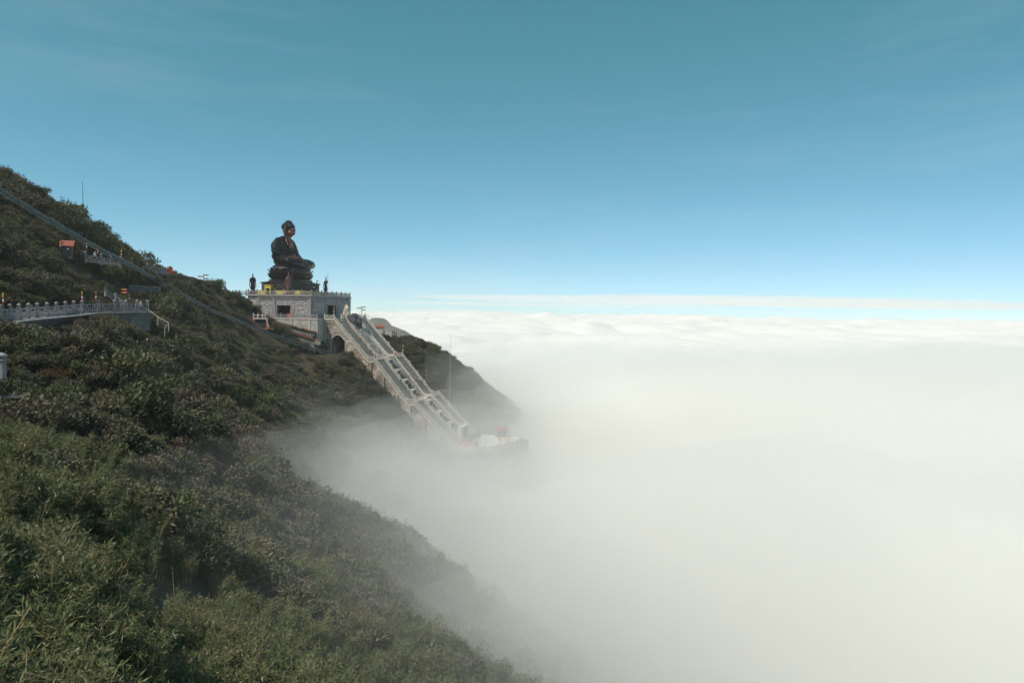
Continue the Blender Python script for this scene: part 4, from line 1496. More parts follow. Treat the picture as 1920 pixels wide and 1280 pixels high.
def person_mesh(pose):
    """one continuous body: 1.7 m, origin between the feet, facing -y"""
    q = MB()
    if pose == 'walk':
        legs = [((.10, 0, .9), (.11, -.16, .5), (.11, -.20, .08)), ((-.10, 0, .9), (-.11, .03, .5), (-.11, .30, .12))]
        arms = [((.2, 0, 1.4), (.26, .12, 1.14), (.24, .04, .9)), ((-.2, 0, 1.4), (-.26, -.10, 1.14), (-.22, -.24, .95))]
    elif pose == 'reach':
        legs = [((.10, 0, .9), (.12, -.02, .5), (.12, 0, .08)), ((-.10, 0, .9), (-.13, -.02, .5), (-.14, 0, .08))]
        arms = [((.2, 0, 1.4), (.27, -.12, 1.2), (.12, -.32, 1.42)), ((-.2, 0, 1.4), (-.27, -.10, 1.18), (-.1, -.30, 1.40))]
    else:
        legs = [((.10, 0, .9), (.11, -.02, .5), (.11, 0, .08)), ((-.10, 0, .9), (-.11, -.02, .5), (-.12, .02, .08))]
        arms = [((.2, 0, 1.4), (.27, .02, 1.13), (.25, -.06, .88)), ((-.2, 0, 1.4), (-.27, .02, 1.13), (-.25, -.06, .88))]
    for L_ in legs:
        q.caps(L_, [.10, .075, .055], None, 8, 6)
        f = L_[2]; q.ell((f[0], f[1] - .06, .05), (.05, .13, .05))
    for A_ in arms:
        q.caps(A_, [.075, .06, .042], None, 8, 6)
        h = Vector(A_[2]); d = (h - Vector(A_[1])).normalized()
        for k in range(4):
            q.caps([h, h + d * (.10 + .015 * (k in (1, 2))) + Vector(((k - 1.5) * .018, 0, 0))], [.024, .014], None, 6, 4)
        q.caps([h, h + d * .05 + Vector((.0, -.045, 0))], [.022, .014], None, 6, 4)
    q.ell((0, 0, .95), (.17, .13, .14)); q.ell((0, 0, 1.15), (.16, .115, .22)); q.ell((0, 0, 1.34), (.2, .12, .16))
    q.caps([(0, 0, 1.42), (0, -.01, 1.55)], [.065, .055], None, 8, 6)
    q.ell((0, -.01, 1.62), (.075, .095, .115)); q.ell((0, -.105, 1.61), (.014, .02, .025)); q.ell((.078, 0, 1.62), (.012, .02, .03)); q.ell((-.078, 0, 1.62), (.012, .02, .03))
    me = remeshed(q, .024, 1, 'body')
    return me


BASEP = {p: person_mesh(p) for p in ('stand', 'walk', 'reach')}


def hair_mesh():
    q = MB(); q.ell((0, .012, 1.655), (.088, .10, .10)); return q


def person(label, pos, face, pose, shirt, trousers, hat=None, extra=None, scale=1.0):
    t = thing('person', label, 'person', pos, face)
    t.scale = (scale,) * 3
    me = BASEP[pose].copy()
    for m in (cloth(trousers), cloth(shirt), M['skin']):
        me.materials.append(m)
    n = len(me.polygons)
    idx = []
    for p in me.polygons:
        c = p.center
        if c.z > 1.47 or (abs(c.x) > .2 and c.z < .93) or (pose == 'reach' and c.y < -.26 and c.z > 1.2): idx.append(2)
        elif c.z > .90: idx.append(1)
        else: idx.append(0)
    me.polygons.foreach_set('material_index', idx)
    link('body', me, t)
    q = hair_mesh(); q.build('hair', M['hair'], t, True)
    if hat is not None:
        q = MB(); q.lathe([(.115, 1.66), (.115, 1.70), (.10, 1.75), (.02, 1.79)], 10, (0, .005, 0)); q.lathe([(.17, 1.655), (.17, 1.665)], 10)
        q.build('hat', cloth(hat), t, True)
    if extra == 'backpack':
        q = MB(); q.ell((0, .2, 1.22), (.17, .11, .24)); q.build('backpack', cloth((.03, .03, .04)), t, True)
    if extra == 'umbrella':
        u = thing('umbrella', 'bright pink open umbrella held over people on the far flight', 'umbrella', Vector(pos) + Vector((0, 0, 0)), face)
        q = MB(); q.lathe([(.95, 2.0), (.8, 2.22), (.45, 2.38), (.03, 2.45)], 10); q.build('canopy', cloth((.75, .03, .16)), u)
        q = MB(); q.tube([(0.12, -.3, 1.4), (0.02, 0, 2.4)], .015, 5); q.build('handle', M['steel_dark'], u)
    return t


BK, NV, RD, WH, PK, OR, GY, TL, KH, BG = (.02, .02, .025), (.03, .04, .09), (.5, .025, .03), (.75, .75, .73), (.75, .04, .2), (.75, .13, .03), (.2, .2, .21), (.06, .16, .18), (.30, .24, .15), (.5, .42, .32)


def on_stair(px, w):
    s_ = s_at(px, w)
    # stand on the tread under this point
    for sa, sb, za, zb in RUNS[1:]:
        if s_ <= sb:
            if za == zb or s_ < sa:
                return site(s_, w, za)
            n = int(round((za - zb) / .3)); run, rise = (sb - sa) / n, (za - zb) / n
            k = min(n - 1, int((s_ - sa) / run))
            return site(sa + (k + .5) * run, w, za - (k + 1) * rise)
    return site(s_, w, ZP)


FA = SITE_ROT + math.pi / 2      # facing down the stair
for a in [
    ('person in black coat and white hat just below the top of the near flight', on_stair(641, 3.3), FA, 'walk', BK, BK, WH, None),
    ('person in red jacket and black trousers walking down the middle of the upper near flight', on_stair(676, 7.0), FA, 'walk', RD, BK, (.6, .6, .6), 'backpack'),
    ('person in a red cap and dark coat on the first landing of the near flight', on_stair(699, 5.6), FA + 2, 'stand', (.06, .02, .06), BK, RD, None),
    ('person in dark clothes with white cap behind the red cap on the first landing', on_stair(696, 7.3), FA + 1, 'stand', BK, NV, WH, None),
    ('person in dark red coat on the first landing of the far flight', on_stair(742, 21.6), FA, 'stand', (.35, .02, .05), BK, None, None),
    ('person in bright orange top on the first landing of the far flight', on_stair(745, 19.6), FA + .6, 'stand', OR, BK, None, None),
    ('person in bright pink jacket and white hat on the middle far flight', on_stair(780, 18.6), FA, 'walk', PK, TL, WH, None),
    ('person in brown top with white hat among the group on the middle far flight', on_stair(786, 20.2), FA, 'walk', (.25, .12, .08), KH, WH, None),
    ('person in navy coat rightmost of the group on the middle far flight', on_stair(791.5, 22.3), FA, 'walk', NV, BK, WH, 'backpack'),
    ('person in dark teal coat in front of the pink jacket on the far flight', on_stair(783, 19.6), FA, 'walk', TL, BK, None, None),
    ('person in black at the edge of the middle near flight', on_stair(752, 7.6), FA, 'walk', BK, BK, None, None),
    ('person in dark blue coat below the one in black on the middle near flight', on_stair(762, 7.7), FA, 'walk', NV, BK, None, None),
    ('person in white top climbing the lowest near flight by the outer balustrade', on_stair(821, 3.0), FA + math.pi, 'walk', WH, GY, WH, None),
    ('person in grey coat near the foot of the near flight', on_stair(856, 5.8), FA, 'walk', GY, BK, None, None),
    ('person in red top at the head of the far flight beside the signpost', site(6.0, 20.6, Z0), FA + 2.5, 'stand', RD, BK, None, None),
    ('person in white top and dark trousers left of the red top by the signpost', site(5.9, 19.3, Z0), FA, 'reach', WH, BK, None, None),
    ('person in black coat between the signpost and the red top', site(5.4, 21.8, Z0), FA + 1, 'stand', BK, BK, None, None),
    ('person in pale blue coat standing before the shaded face of the platform', site(3.4, 15.8, Z0), FA + 3, 'stand', (.25, .40, .5), NV, None, None),
    ('person in grey at the corner rail above the archway', site(5.6, 4.6, Z0), FA + 2, 'stand', GY, BG, None, None),
    ('person in red coat on the terrace under the lotus', site(-3.2, 1.6, zz), FA - 1, 'stand', RD, BK, None, None),
    ('person in white shirt and dark trousers on the plaza beside the potted tree', site(52.2, 13.2, ZP), FA, 'stand', WH, BK, WH, None),
    ('person in white coat on the plaza under the far flight', site(52.8, 14.6, ZP), FA + 2, 'stand', WH, GY, None, None),
    ('person all in black standing alone in the middle of the plaza', site(55.5, 13.0, ZP), FA + 1, 'stand', BK, BK, None, None),
    ('person in dark brown walking across the open plaza', site(58.8, 16.5, ZP), FA + 1.5, 'walk', (.16, .09, .06), BK, None, None),
    ('person in pink coat near the plaza parapet', site(55.6, 6.4, ZP), FA, 'stand', (.6, .12, .2), GY, None, None),
    ('person in white beside the pink coat near the parapet', site(56.6, 6.8, ZP), FA + .8, 'reach', WH, BG, WH, None),
    ('person in orange coat in the crowd on the outer plaza', site(61.5, 15.5, ZP), FA + 2, 'stand', OR, BK, None, None),
    ('person in black coat leftmost of the crowd on the outer plaza', site(60.3, 14.2, ZP), FA + 1, 'stand', BK, NV, None, None),
    ('person in red coat and white hat in the crowd on the outer plaza', site(62.4, 15.0, ZP), FA + 2, 'stand', RD, BK, WH, None),
    ('person in white top right of the red coat on the outer plaza', site(63.2, 16.6, ZP), FA + 3, 'reach', WH, GY, WH, None),
    ('person in white and red by the parapet of the outer plaza', site(60.6, 9.6, ZP), FA + 2, 'stand', WH, RD, None, None),
    ('person in tall red robe before the pavilion', site(60.8, 21.0, ZP), FA + 2, 'stand', RD, RD, None, None),
    ('person in white far out on the plaza in fog', site(64.0, 23.5, ZP), FA + 2, 'stand', WH, WH, WH, None),
    ('person in grey and white far out on the plaza in fog', site(64.6, 21.0, ZP), FA + 1, 'stand', GY, WH, WH, None),
]:
    person(*a)


# ------------------------------------------------------------------ poles, signs, huts
def ground_pt(px, depth, lift=0.0):
    p = P(px, 600, depth)
    return Vector((p.x, p.y, gz(p.x, p.y) + lift))


def mast(label, top_px, depth, base_px, base_py, r=.06, name='mast', m='white'):
    b = P(*base_px, depth) if isinstance(base_px, tuple) else P(base_px, base_py, depth)
    tp = P(top_px[0], top_px[1], depth)
    b = Vector((b.x, b.y, min(b.z, gz(b.x, b.y))))
    t = thing(name, label, 'mast', b)
    d = tp - b
    q = MB(); q.tube([(0, 0, -.5), d * .5, d], [r, r * .75, r * .35], 8); q.build('pole', M[m], t)
    q = MB(); q.lathe([(r * 2.2, -.2), (r * 2.2, .25), (r * 1.2, .32)], 8); q.build('base', M['steel'], t)
    q = MB(); q.ell(d, (r * .8, r * .8, r * .8)); q.build('tip', M['steel'], t)


mast('tall thin white mast beside the lower stair rising out of the fog', (845, 625), 246, 843, 745, .11, m='stone_pale')
mast('tall thin grey mast standing on the upper left hillside', (154.5, 342), 150, 158, 425, .11, m='steel')
for i, (px, py, d, lb) in enumerate([(679, 568, 244, 'signpost with three brown arrow boards at the head of the far flight'), (382, 514, 196, 'dark signpost with three arrow boards against the sky on the ridge')]):
    b = site(6.2, 22.6, Z0) if i == 0 else P(382, 545, d)
    t = thing('signpost', lb, 'sign', b)
    hgt = 4.4 if i == 0 else 4.8
    q = MB(); q.tube([(0, 0, -.6), (0, 0, hgt)], .09, 8); q.build('post', M['steel'] if i == 0 else M['steel_dark'], t)
    for z, x0, x1 in ((hgt - .35, .0, 1.35), (hgt - .75, -1.5, .0), (hgt - 1.35, .0, 1.25)):
        q = MB()
        tip = .25
        if x1 > 0: pl = [(x0 + .1, z - .17), (x1, z - .17), (x1 + tip, z), (x1, z + .17), (x0 + .1, z + .17)]
        else: pl = [(x1 - .1, z - .17), (x1 - .1, z + .17), (x0, z + .17), (x0 - tip, z), (x0, z - .17)]
        n = len(pl)
        q.add([(x, -.12, z_) for x, z_ in pl] + [(x, -.06, z_) for x, z_ in pl], [tuple(range(n)), tuple(range(2 * n - 1, n - 1, -1))] + [(k, n + k, n + (k + 1) % n, (k + 1) % n) for k in range(n)])
        q.build('arrow_board', M['wood'], t, recalc=True)


def marker(label, px, py_top, depth, py_base, m_top='ypaint'):
    b, tp = P(px, py_base, depth), P(px, py_top, depth)
    hh = tp.z - b.z
    t = thing('striped_pole', label, 'pole', b, 0, 'red and white striped poles along the paths')
    cols = [('steel', .0, .25), ('red', .25, .5), ('white', .5, .68), ('red', .68, .84), (m_top, .84, 1.0)]
    for c, a, e in cols:
        q = MB(); q.tube([(0, 0, hh * a - (.9 if a == 0 else 0)), (0, 0, hh * e)], .085 if c != 'steel' else .06, 8)
        q.build('band' if a else 'post', M[c], t)
    q = MB(); q.ell((0, 0, hh + .05), (.1, .1, .12)); q.build('finial', M[m_top], t)


for a in [('striped pole at the far left end of the lower gallery', 6, 552, 92, 578), ('striped pole behind the lower gallery left of the orange sign', 154, 548, 118, 570), ('striped pole behind the lower gallery nearest the little stair', 180, 547, 122, 570),
          ('striped pole beside the orange arrow sign', 242, 553, 130, 568), ('striped pole left of the red roofed hut', 113, 454, 134, 470), ('striped pole right of the red roofed hut', 162.5, 454, 138, 474),
          ('short striped pole behind the upper gallery', 183, 468, 142, 480), ('striped pole under the rail above the upper gallery end', 227.5, 470, 148, 487),
          ('striped pole at the left of the shaded platform face', 592, 572, 222, 592), ('striped pole beside the great dark doorway', 626, 576, 226, 595), ('striped pole at the head of the near flight', 646.5, 574, 226, 596),
          ('striped pole on the brown slope behind the stair', 755.5, 647, 250, 668), ('striped pole lower on the slope behind the stair', 799, 694, 249, 714)]:
    marker(*a)
t = thing('arrow_sign', 'two small orange arrow boards on a post above the lower gallery', 'sign', P(234, 560, 128))
q = MB(); q.tube([(.75, 0, -.6), (.75, 0, 2.2)], .05, 6); q.build('post', M['steel_dark'], t)
for z in (1.6, 1.05):
    q = MB(); q.prism([(-.55, -.12), (.45, -.12), (.45, -.07), (-.55, -.07)], z, z + .26); q.build('board', M['orange'], t)


def hut(label, pos, rz, w_, d_, h_):
    t = thing('hut', label, 'hut', pos, rz)
    q = MB(); q.box(-w_ / 2, w_ / 2, -d_ / 2, d_ / 2, -1.2, h_); q.build('wall', M['stone_dark_shaded'], t)
    q = MB(); q.box(-w_ / 2 + .25, w_ / 2 - .5, -d_ / 2 - .05, -d_ / 2 - .003, .2, h_ - .3); q.build('door', M['glass'], t)
    a, b = w_ / 2 + .45, d_ / 2 + .5
    for sg in (-1, 1):
        q = MB(); q.add([(-a, sg * b, h_ - .1), (a, sg * b, h_ - .1), (a, 0, h_ + 1.0), (-a, 0, h_ + 1.0), (-a, sg * b, h_ + .02), (a, sg * b, h_ + .02), (a, 0, h_ + 1.14), (-a, 0, h_ + 1.14)],
                        [(0, 1, 2, 3), (7, 6, 5, 4), (0, 4, 5, 1), (1, 5, 6, 2), (2, 6, 7, 3), (3, 7, 4, 0)])
        q.build('roof_slope', M['roof_red'], t, recalc=True)
    q = MB(); q.add([(-w_ / 2, -d_ / 2, h_), (-w_ / 2, d_ / 2, h_), (-w_ / 2, 0, h_ + .9), (w_ / 2, -d_ / 2, h_), (w_ / 2, d_ / 2, h_), (w_ / 2, 0, h_ + .9)], [(0, 1, 2), (5, 4, 3), (0, 2, 5, 3), (1, 4, 5, 2)])
    q.build('gable', M['stone_dark_shaded'], t)


hut('small grey hut with red gable roof beside the upper path', P(127, 474, 136), .35, 1.6, 1.4, 1.3)

# galleries with balustrades on the left
LG = [(-40, 606, 84), (0, 599, 92), (36, 596, 98), (70, 593, 104), (106, 590, 110), (154, 585, 118), (215, 583, 124), (277, 583, 130)]
lgp = [P(*a) for a in LG]
balustrade('long grey stone balustrade with lantern capped posts along the lower gallery', lgp, 2.6, 1.35, 'stone', 'lantern')
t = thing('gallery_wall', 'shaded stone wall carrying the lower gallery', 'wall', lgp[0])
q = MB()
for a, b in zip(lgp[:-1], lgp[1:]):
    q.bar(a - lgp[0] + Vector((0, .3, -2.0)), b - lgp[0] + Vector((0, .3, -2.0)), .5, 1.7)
q.build('wall', M['stone_dark_shaded'], t)  # darker stone than the balustrade above, shade put into the colour
q = MB()
for a, b in zip(lgp[:-1], lgp[1:]):
    q.bar(a - lgp[0] + Vector((0, 1.6, -.22)), b - lgp[0] + Vector((0, 1.6, -.22)), 1.75, .08)
q.build('walkway', M['stone'], t)
balustrade('grey balustrade with round capped posts along the upper gallery above the bushes', [P(160, 490, 138), P(190, 494, 141), P(226, 499, 146)], 2.6, 1.3, 'stone', 'lantern')
balustrade('balustrade on the skyline right of the rail with red lantern at its end', [P(262, 508, 160), P(290, 511, 164), P(318, 514, 168)], 2.8, 1.3, 'stone', 'lantern')
balustrade('short white flight of railing climbing from the lower gallery', [P(198, 552, 128), P(236, 578, 129)], 2.2, 1.1, 'stone')
t = thing('lantern', 'red lantern box at the end of the skyline balustrade', 'lantern', P(320, 514, 168))
q = MB(); q.box(-.35, .35, -.35, .35, .2, 1.5); q.build('case', M['red'], t)
q = MB(); q.lathe([(.6, 1.5), (.35, 1.75), (.05, 1.95)], 4); q.build('cap', M['rust'], t)
q = MB(); q.box(-.12, .12, -.12, .12, -.8, .2); q.build('stand', M['stone_dark_shaded'], t)
for lb, px, py, d, sh, hat in (('person with pink hat behind the bushes at the upper gallery', 149, 484, 137, BK, PK), ('person in white hat leaning on the upper gallery balustrade', 178, 488, 140.6, WH, WH),
                               ('person in white hat at the right end of the lower gallery', 264, 582, 131, WH, WH), ('person in white shirt beside the white hat on the lower gallery', 256, 583, 130.5, WH, None),
                               ('person in dark coat with pale hat beside the red roofed hut', 128, 483, 133, BK, WH), ('person in bluish coat on the lower gallery near its left end', 60, 592, 103.5, (.10, .14, .16), None),
                               ('person in red beside the red lantern on the skyline', 314, 513, 169, RD, None)):
    person(lb, P(px, py, d), FA, 'stand', sh, BK, hat)
t = thing('handrail', 'bent thin white handrail in the scrub right of the lower gallery', 'handrail', P(278, 582, 128))
hp = [P(278, 580, 128), P(296, 594, 126), P(316, 605, 124), P(309, 614, 121)]
q = MB(); q.tube([p - hp[0] for p in hp], .04, 6); o = q.build('rail', M['stone_pale'], t)
t.location = hp[0]
for p in hp[1:]:
    q = MB(); pp = p - hp[0]; q.tube([pp, pp - Vector((0, 0, 1.6))], .03, 6); q.build('post', M['white'], t)
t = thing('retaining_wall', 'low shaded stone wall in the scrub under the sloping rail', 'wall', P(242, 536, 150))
q = MB(); q.bar((0, 0, -1.4), P(300, 540, 156) - P(242, 536, 150) + Vector((0, 0, -1.4)), .3, 1.5); q.build('wall', M['stone_dark_shaded'], t)  # dark stone colour carries the shade on this low wall
q = MB(); q.bar((0, 0, .16), P(300, 540, 156) - P(242, 536, 150) + Vector((0, 0, .16)), .4, .06); q.build('coping', M['stone'], t)

# the long steel rail running down the slope
RP = [(-30, 340, 108), (0, 358, 110), (60, 394, 118), (110, 423, 125), (160, 452, 132), (205, 477, 140), (245, 497, 148), (290, 523, 160), (340, 552, 172), (390, 578, 183), (440, 600, 192), (480, 615, 198), (530, 634, 204), (580, 651, 207), (648, 670, 211)]
rp = [P(*a) for a in RP]
t = thing('slope_rail', 'long grey green steel guide rail on posts running down the hillside', 'rail', rp[0])
for a, b in zip(rp[:-1], rp[1:]):
    a, b = a - rp[0], b - rp[0]
    n = max(1, round((b - a).length / 7))
    for k in range(n):
        u, v = a.lerp(b, k / n), a.lerp(b, (k + 1) / n)
        u = u + Vector((0, 0, random.uniform(-.09, .09))); v = v + Vector((0, 0, random.uniform(-.09, .09)))
        d = (v - u).normalized() * .06
        q = MB(); q.bar(u + d + Vector((0, 0, .36)), v - d + Vector((0, 0, .36)), .17, .08); q.build('upper_beam', M['steel'], t)
        q = MB(); q.bar(u + d + Vector((0, .05, .05)), v - d + Vector((0, .05, .05)), .06, .17); q.build('side_sheet', M['steel_green'], t)
        q = MB(); q.bar(u + d + Vector((0, -.25, -.36)), v - d + Vector((0, -.25, -.36)), .07, .07); q.build('lower_beam', M['steel'], t)
        q = MB(); q.tube([u + Vector((.5, -.1, 1.5)), u + Vector((-.2, -.2, -.4)), u + Vector((-.2, 0, -2.6))], .045, 5); q.build('post', M['steel'], t)

# fragments of the near gate at the left edge
t = thing('gate_pillar', 'pale stone gate pillar with lantern cap cut by the left edge', 'pillar', P(3, 716, 60))
q = MB(); q.box(-.26, .26, -.26, .26, -3, 1.9); q.build('shaft', M['stone'], t)
q = MB(); q.box(-.36, .36, -.36, .36, 1.9, 2.0); q.lathe([(.3, 2.0), (.4, 2.15), (.3, 2.3), (.5, 2.32), (.4, 2.45), (.1, 2.6)], 10); q.build('cap', M['stone'], t)
q = MB(); q.box(-1.6, -.46, -.2, .2, -1, 1.1); q.box(-1.6, -.46, -.25, .25, 1.1, 1.3); q.build('panel', M['stone'], t)
t = thing('shed', 'weathered dull red shed half buried in bamboo at the left edge', 'shed', P(24, 778, 57), .3)
q = MB(); q.box(-.65, .65, -.6, .6, -2, 1.5); q.build('wall', M['rust'], t)
q = MB(); q.box(-.85, .95, -.85, .8, 1.5, 1.62); q.build('roof', M['stone_dark_shaded'], t)
for x in (-.72, .72):
    q = MB(); q.tube([(x, -.75, -2), (x + .1, -.72, 1.5)], .05, 6); q.build('prop', M['culm'], t)

# small shrine buildings and red figures on the slope behind the stair
t = thing('pavilion', 'tiny pale pavilion with red roof on the ridge behind the stair', 'pavilion', P(712, 618, 262))
q = MB(); q.box(-1.4, 1.4, -.9, .9, -1, 1.0); q.build('wall', M['stone_pale'], t)
q = MB(); q.add([(-1.9, -1.3, 1.0), (1.9, -1.3, 1.0), (1.9, 1.3, 1.0), (-1.9, 1.3, 1.0), (-1.2, 0, 1.8), (1.2, 0, 1.8)], [(3, 2, 1, 0), (0, 1, 5, 4), (1, 2, 5), (2, 3, 4, 5), (3, 0, 4)]); q.build('roof', M['roof_red'], t)
balustrade('pale railing beside the tiny pavilion on the ridge behind the stair', [P(716, 622, 262), P(733, 630, 261)], 2.5, 1.2, 'stone_pale')
for lb, px, py, c in (('person in dark red leftmost on the ridge path behind the stair', 736, 627, (.35, .02, .05)), ('person in bright red coat rightmost on the ridge path behind the stair', 743, 630, RD), ('person in black between the red coats on the ridge path', 739.5, 628, BK)):
    person(lb, P(px, py, 261), FA, 'stand', c, BK, None, None, 1.1)
t = thing('fence', 'dark broken fence along the skyline of the slope behind the stair', 'fence', P(766, 648, 261))
fp = [P(766, 648, 261), P(776, 651, 261), P(786, 656, 260), P(797, 662, 260), P(806, 668, 260)]
for a, b in zip(fp[:-1], fp[1:]):
    q = MB(); u = a - fp[0]; v = b - fp[0]
    q.tube([u + Vector((0, 0, -1)), u + Vector((0, 0, 1.6))], .14, 5); q.build('post', M['stone_dark_shaded'], t)
    q = MB(); q.bar(u + Vector((0, 0, 1.0)), v + Vector((0, 0, 1.0)), .08, .12); q.build('rail', M['stone_dark_shaded'], t)

# ------------------------------------------------------------------ vegetation
def leaf(mb, p, d, up, ln, wd, m=None):
    s_ = d.cross(up)
    if s_.length < 1e-3:
        s_ = Vector((1, 0, 0))
    s_ = s_.normalized() * wd * .5
    mb.add([p, p + d * ln * .38 + s_, p + d * ln, p + d * ln * .38 - s_], [(0, 1, 2, 3)], m)


def rvec():
    return Vector((random.gauss(0, 1), random.gauss(0, 1), random.gauss(0, 1))).normalized()


def bamboo_meshes(seed, h, nst=6, dense=1.0):
    random.seed(seed)
    st, lf = MB(), MB()
    for i in range(nst):
        a = random.uniform(0, 6.283)
        b = Vector((math.cos(a), math.sin(a), 0)) * random.uniform(.05, .55)
        lean = Vector((math.cos(a + random.uniform(-.6, .6)), math.sin(a), 0)) * random.uniform(.12, .5) + Vector((.22, .05, 0))
        hh = h * random.uniform(.75, 1.12)
        pts = [b + lean * (t ** 1.8) * hh * .55 + Vector((0, 0, hh * (t - .12 * t ** 3))) for t in (0, .25, .5, .75, 1.0)]
        st.tube(pts, [.017, .016, .014, .010, .005], 4, cap=False)
        nn = int(22 * dense)
        for k in range(nn):
            t = .22 + .78 * k / nn
            f = t * 4
            j = min(3, int(f))
            p = pts[j].lerp(pts[j + 1], f - j)
            for _ in range(2):
                a2 = random.uniform(0, 6.283)
                d = Vector((math.cos(a2), math.sin(a2), random.uniform(.1, .9))).normalized()
                L_ = random.uniform(.18, .5) * (1.15 - .5 * t)
                e = p + d * L_
                if random.random() < .3:
                    st.tube([p, e], [.004, .003], 3, cap=False)
                for q_ in range(random.randint(3, 6)):
                    pp = p.lerp(e, random.uniform(.35, 1.0))
                    dd = (d * .7 + rvec() * .75 + Vector((0, 0, -.28))).normalized()
                    leaf(lf, pp, dd, (Vector((0, 0, 1)) + rvec() * .7), random.uniform(.13, .24), random.uniform(.026, .044))
    return st, lf


def shrub_meshes(seed, r, h, n=1000, ll=.20, lw=.095, lobes=7, flat=1.0):
    random.seed(seed)
    st, lf = MB(), MB()
    cs = []
    for i in range(lobes):
        a = 6.283 * i / lobes + random.uniform(-.4, .4)
        rr = r * random.uniform(.2, .68)
        c = Vector((math.cos(a) * rr, math.sin(a) * rr, h * random.uniform(.38, .80)))
        cs.append((c, r * random.uniform(.30, .52)))
        st.tube([(0, 0, -.3), (c.x * .4, c.y * .4, c.z * .5), c], [.05, .035, .012], 4, cap=False)
    for k in range(n):
        c, cr = random.choice(cs)
        u = rvec()
        if u.z < -.3: u.z *= -.6
        p = c + Vector((u.x, u.y, u.z * .85 * flat)) * cr * (random.random() ** .35)
        d = (u * .8 + rvec() * .8 + Vector((0, 0, .1))).normalized()
        leaf(lf, p, d, Vector((0, 0, 1)) + rvec() * .8, ll * random.uniform(.6, 1.35), lw * random.uniform(.7, 1.25))
    for k in range(int(n * .05)):                                       # loose twigs poking out
        c, cr = random.choice(cs)
        u = rvec(); u.z = abs(u.z)
        p = c + u * cr * .9
        e = p + (u + Vector((0, 0, .8))).normalized() * random.uniform(.15, .45)
        st.tube([p, e], [.008, .004], 3, cap=False)
        for _ in range(3):
            leaf(lf, p.lerp(e, random.random()), rvec(), Vector((0, 0, 1)) + rvec() * .5, ll * .8, lw * .8)
    return st, lf


def plant_thing(name, label, cat, loc, rz, stem_me, leaf_me, sc, group=None, stem_name='stems', leaf_name='foliage'):
    t = thing(name, label, cat, loc, rz, group)
    t.scale = (sc,) * 3
    a = link(stem_name, stem_me, t)
    b = link(leaf_name, leaf_me, t)
    return t, a, b


BAM, SHR, DRY = [], [], []
for k in range(4):
    a, b = bamboo_meshes(500 + k, 2.3 + .15 * k, 6, 1.0)
    BAM.append((a.mesh('bamboo_stems', [M['culm']]), b.mesh('bamboo_foliage', [M['bamboo']])))
for k in range(4):
    a, b = shrub_meshes(600 + k, 1.6, 2.4, 1050, .25, .12, 8)
    SHR.append((a.mesh('shrub_stems', [M['bark']]), b.mesh('shrub_foliage', [M['shrub']])))
for k in range(2):
    a, b = shrub_meshes(650 + k, 1.2, 1.5, 800, .22, .05, 8)
    DRY.append((a.mesh('dry_stems', [M['bark']]), b.mesh('dry_foliage', [M['dry']])))
_t, _l = shrub_meshes(700, 1.5, 1.3, 420, .16, .07, 9, .5)
REDS = (_t.mesh('red_stems', [M['bark']]), _l.mesh('red_foliage', [M['redleaf']]))
TREES = []
for k in range(3):
    a, b = shrub_meshes(720 + k, 1.9, 3.6, 2600, .20, .10, 12)
    TREES.append((a.mesh('trunk', [M['bark']]), b.mesh('crown', [M['tree']])))
random.seed(31)

rail_xy = np.array([(p.x, p.y) for p in rp])
gal = [np.array([(p.x, p.y) for p in lgp]), np.array([(P(*a).x, P(*a).y) for a in ((160, 490, 138), (190, 494, 141), (226, 499, 146))]), np.array([(P(*a).x, P(*a).y) for a in ((198, 552, 128), (236, 578, 129))]),
       np.array([(P(*a).x, P(*a).y) for a in ((262, 508, 160), (318, 514, 168))])]


def seg_d(x, y, poly):
    best = np.full(len(x), 1e9)
    for (ax, ay), (bx, by) in zip(poly[:-1], poly[1:]):
        dx, dy = bx - ax, by - ay
        t = np.clip(((x - ax) * dx + (y - ay) * dy) / (dx * dx + dy * dy), 0, 1)
        best = np.minimum(best, np.hypot(x - ax - t * dx, y - ay - t * dy))
    return best


def clear(x, y, big=True):
    s_ = (x - C0.x) * SX.x + (y - C0.y) * SX.y
    w_ = (x - C0.x) * EX.x + (y - C0.y) * EX.y
    bad = (s_ > -26.5) & (s_ < 3.6) & (w_ > -9.5) & (w_ < 30)
    bad |= (s_ > 2) & (s_ < 50.5) & (w_ > .6) & (w_ < 25.4)
    bad |= (s_ > 3) & (s_ < 13) & (w_ > -9) & (w_ < 3)
    if big:
        bad |= (s_ > -22) & (s_ < 8) & (w_ > -15) & (w_ < 0)
    bad |= (s_ > 47) & (s_ < 67.5) & (w_ > -4) & (w_ < 29)
    bad |= seg_d(x, y, rail_xy) < .5
    bad |= (seg_d(x, y, gal[0]) < 1.0) | ((seg_d(x, y + 0, gal[0] + np.array([0, 1.8])) < 2.1))
    for g in gal[1:]:
        bad |= seg_d(x, y, g) < 1.2
    for (px, py, d, rr) in ((127, 473, 134.5, 2.6), (4, 715, 58, 1.4), (24, 752, 56, 1.5), (489, 606, 205, 5.5), (240, 565, 128, 1.6)):
        p = P(px, py, d)
        bad |= np.hypot(x - p.x, y - p.y) < rr
    return ~bad


def to_px(x, y, z):
    v = np.stack([x, y, z], 1) @ np.array(ROT3)
    return 960 + F * v[:, 0] / -v[:, 2], 640 - F * v[:, 1] / -v[:, 2]


def scatter(n, r0, r1, a0, a1, power=1.0):
    a = np.radians(rng.uniform(a0, a1, n))
    u = rng.uniform(0, 1, n)
    r = (r0 ** (power + 1) + u * (r1 ** (power + 1) - r0 ** (power + 1))) ** (1 / (power + 1))
    return r * np.sin(a), r * np.cos(a)


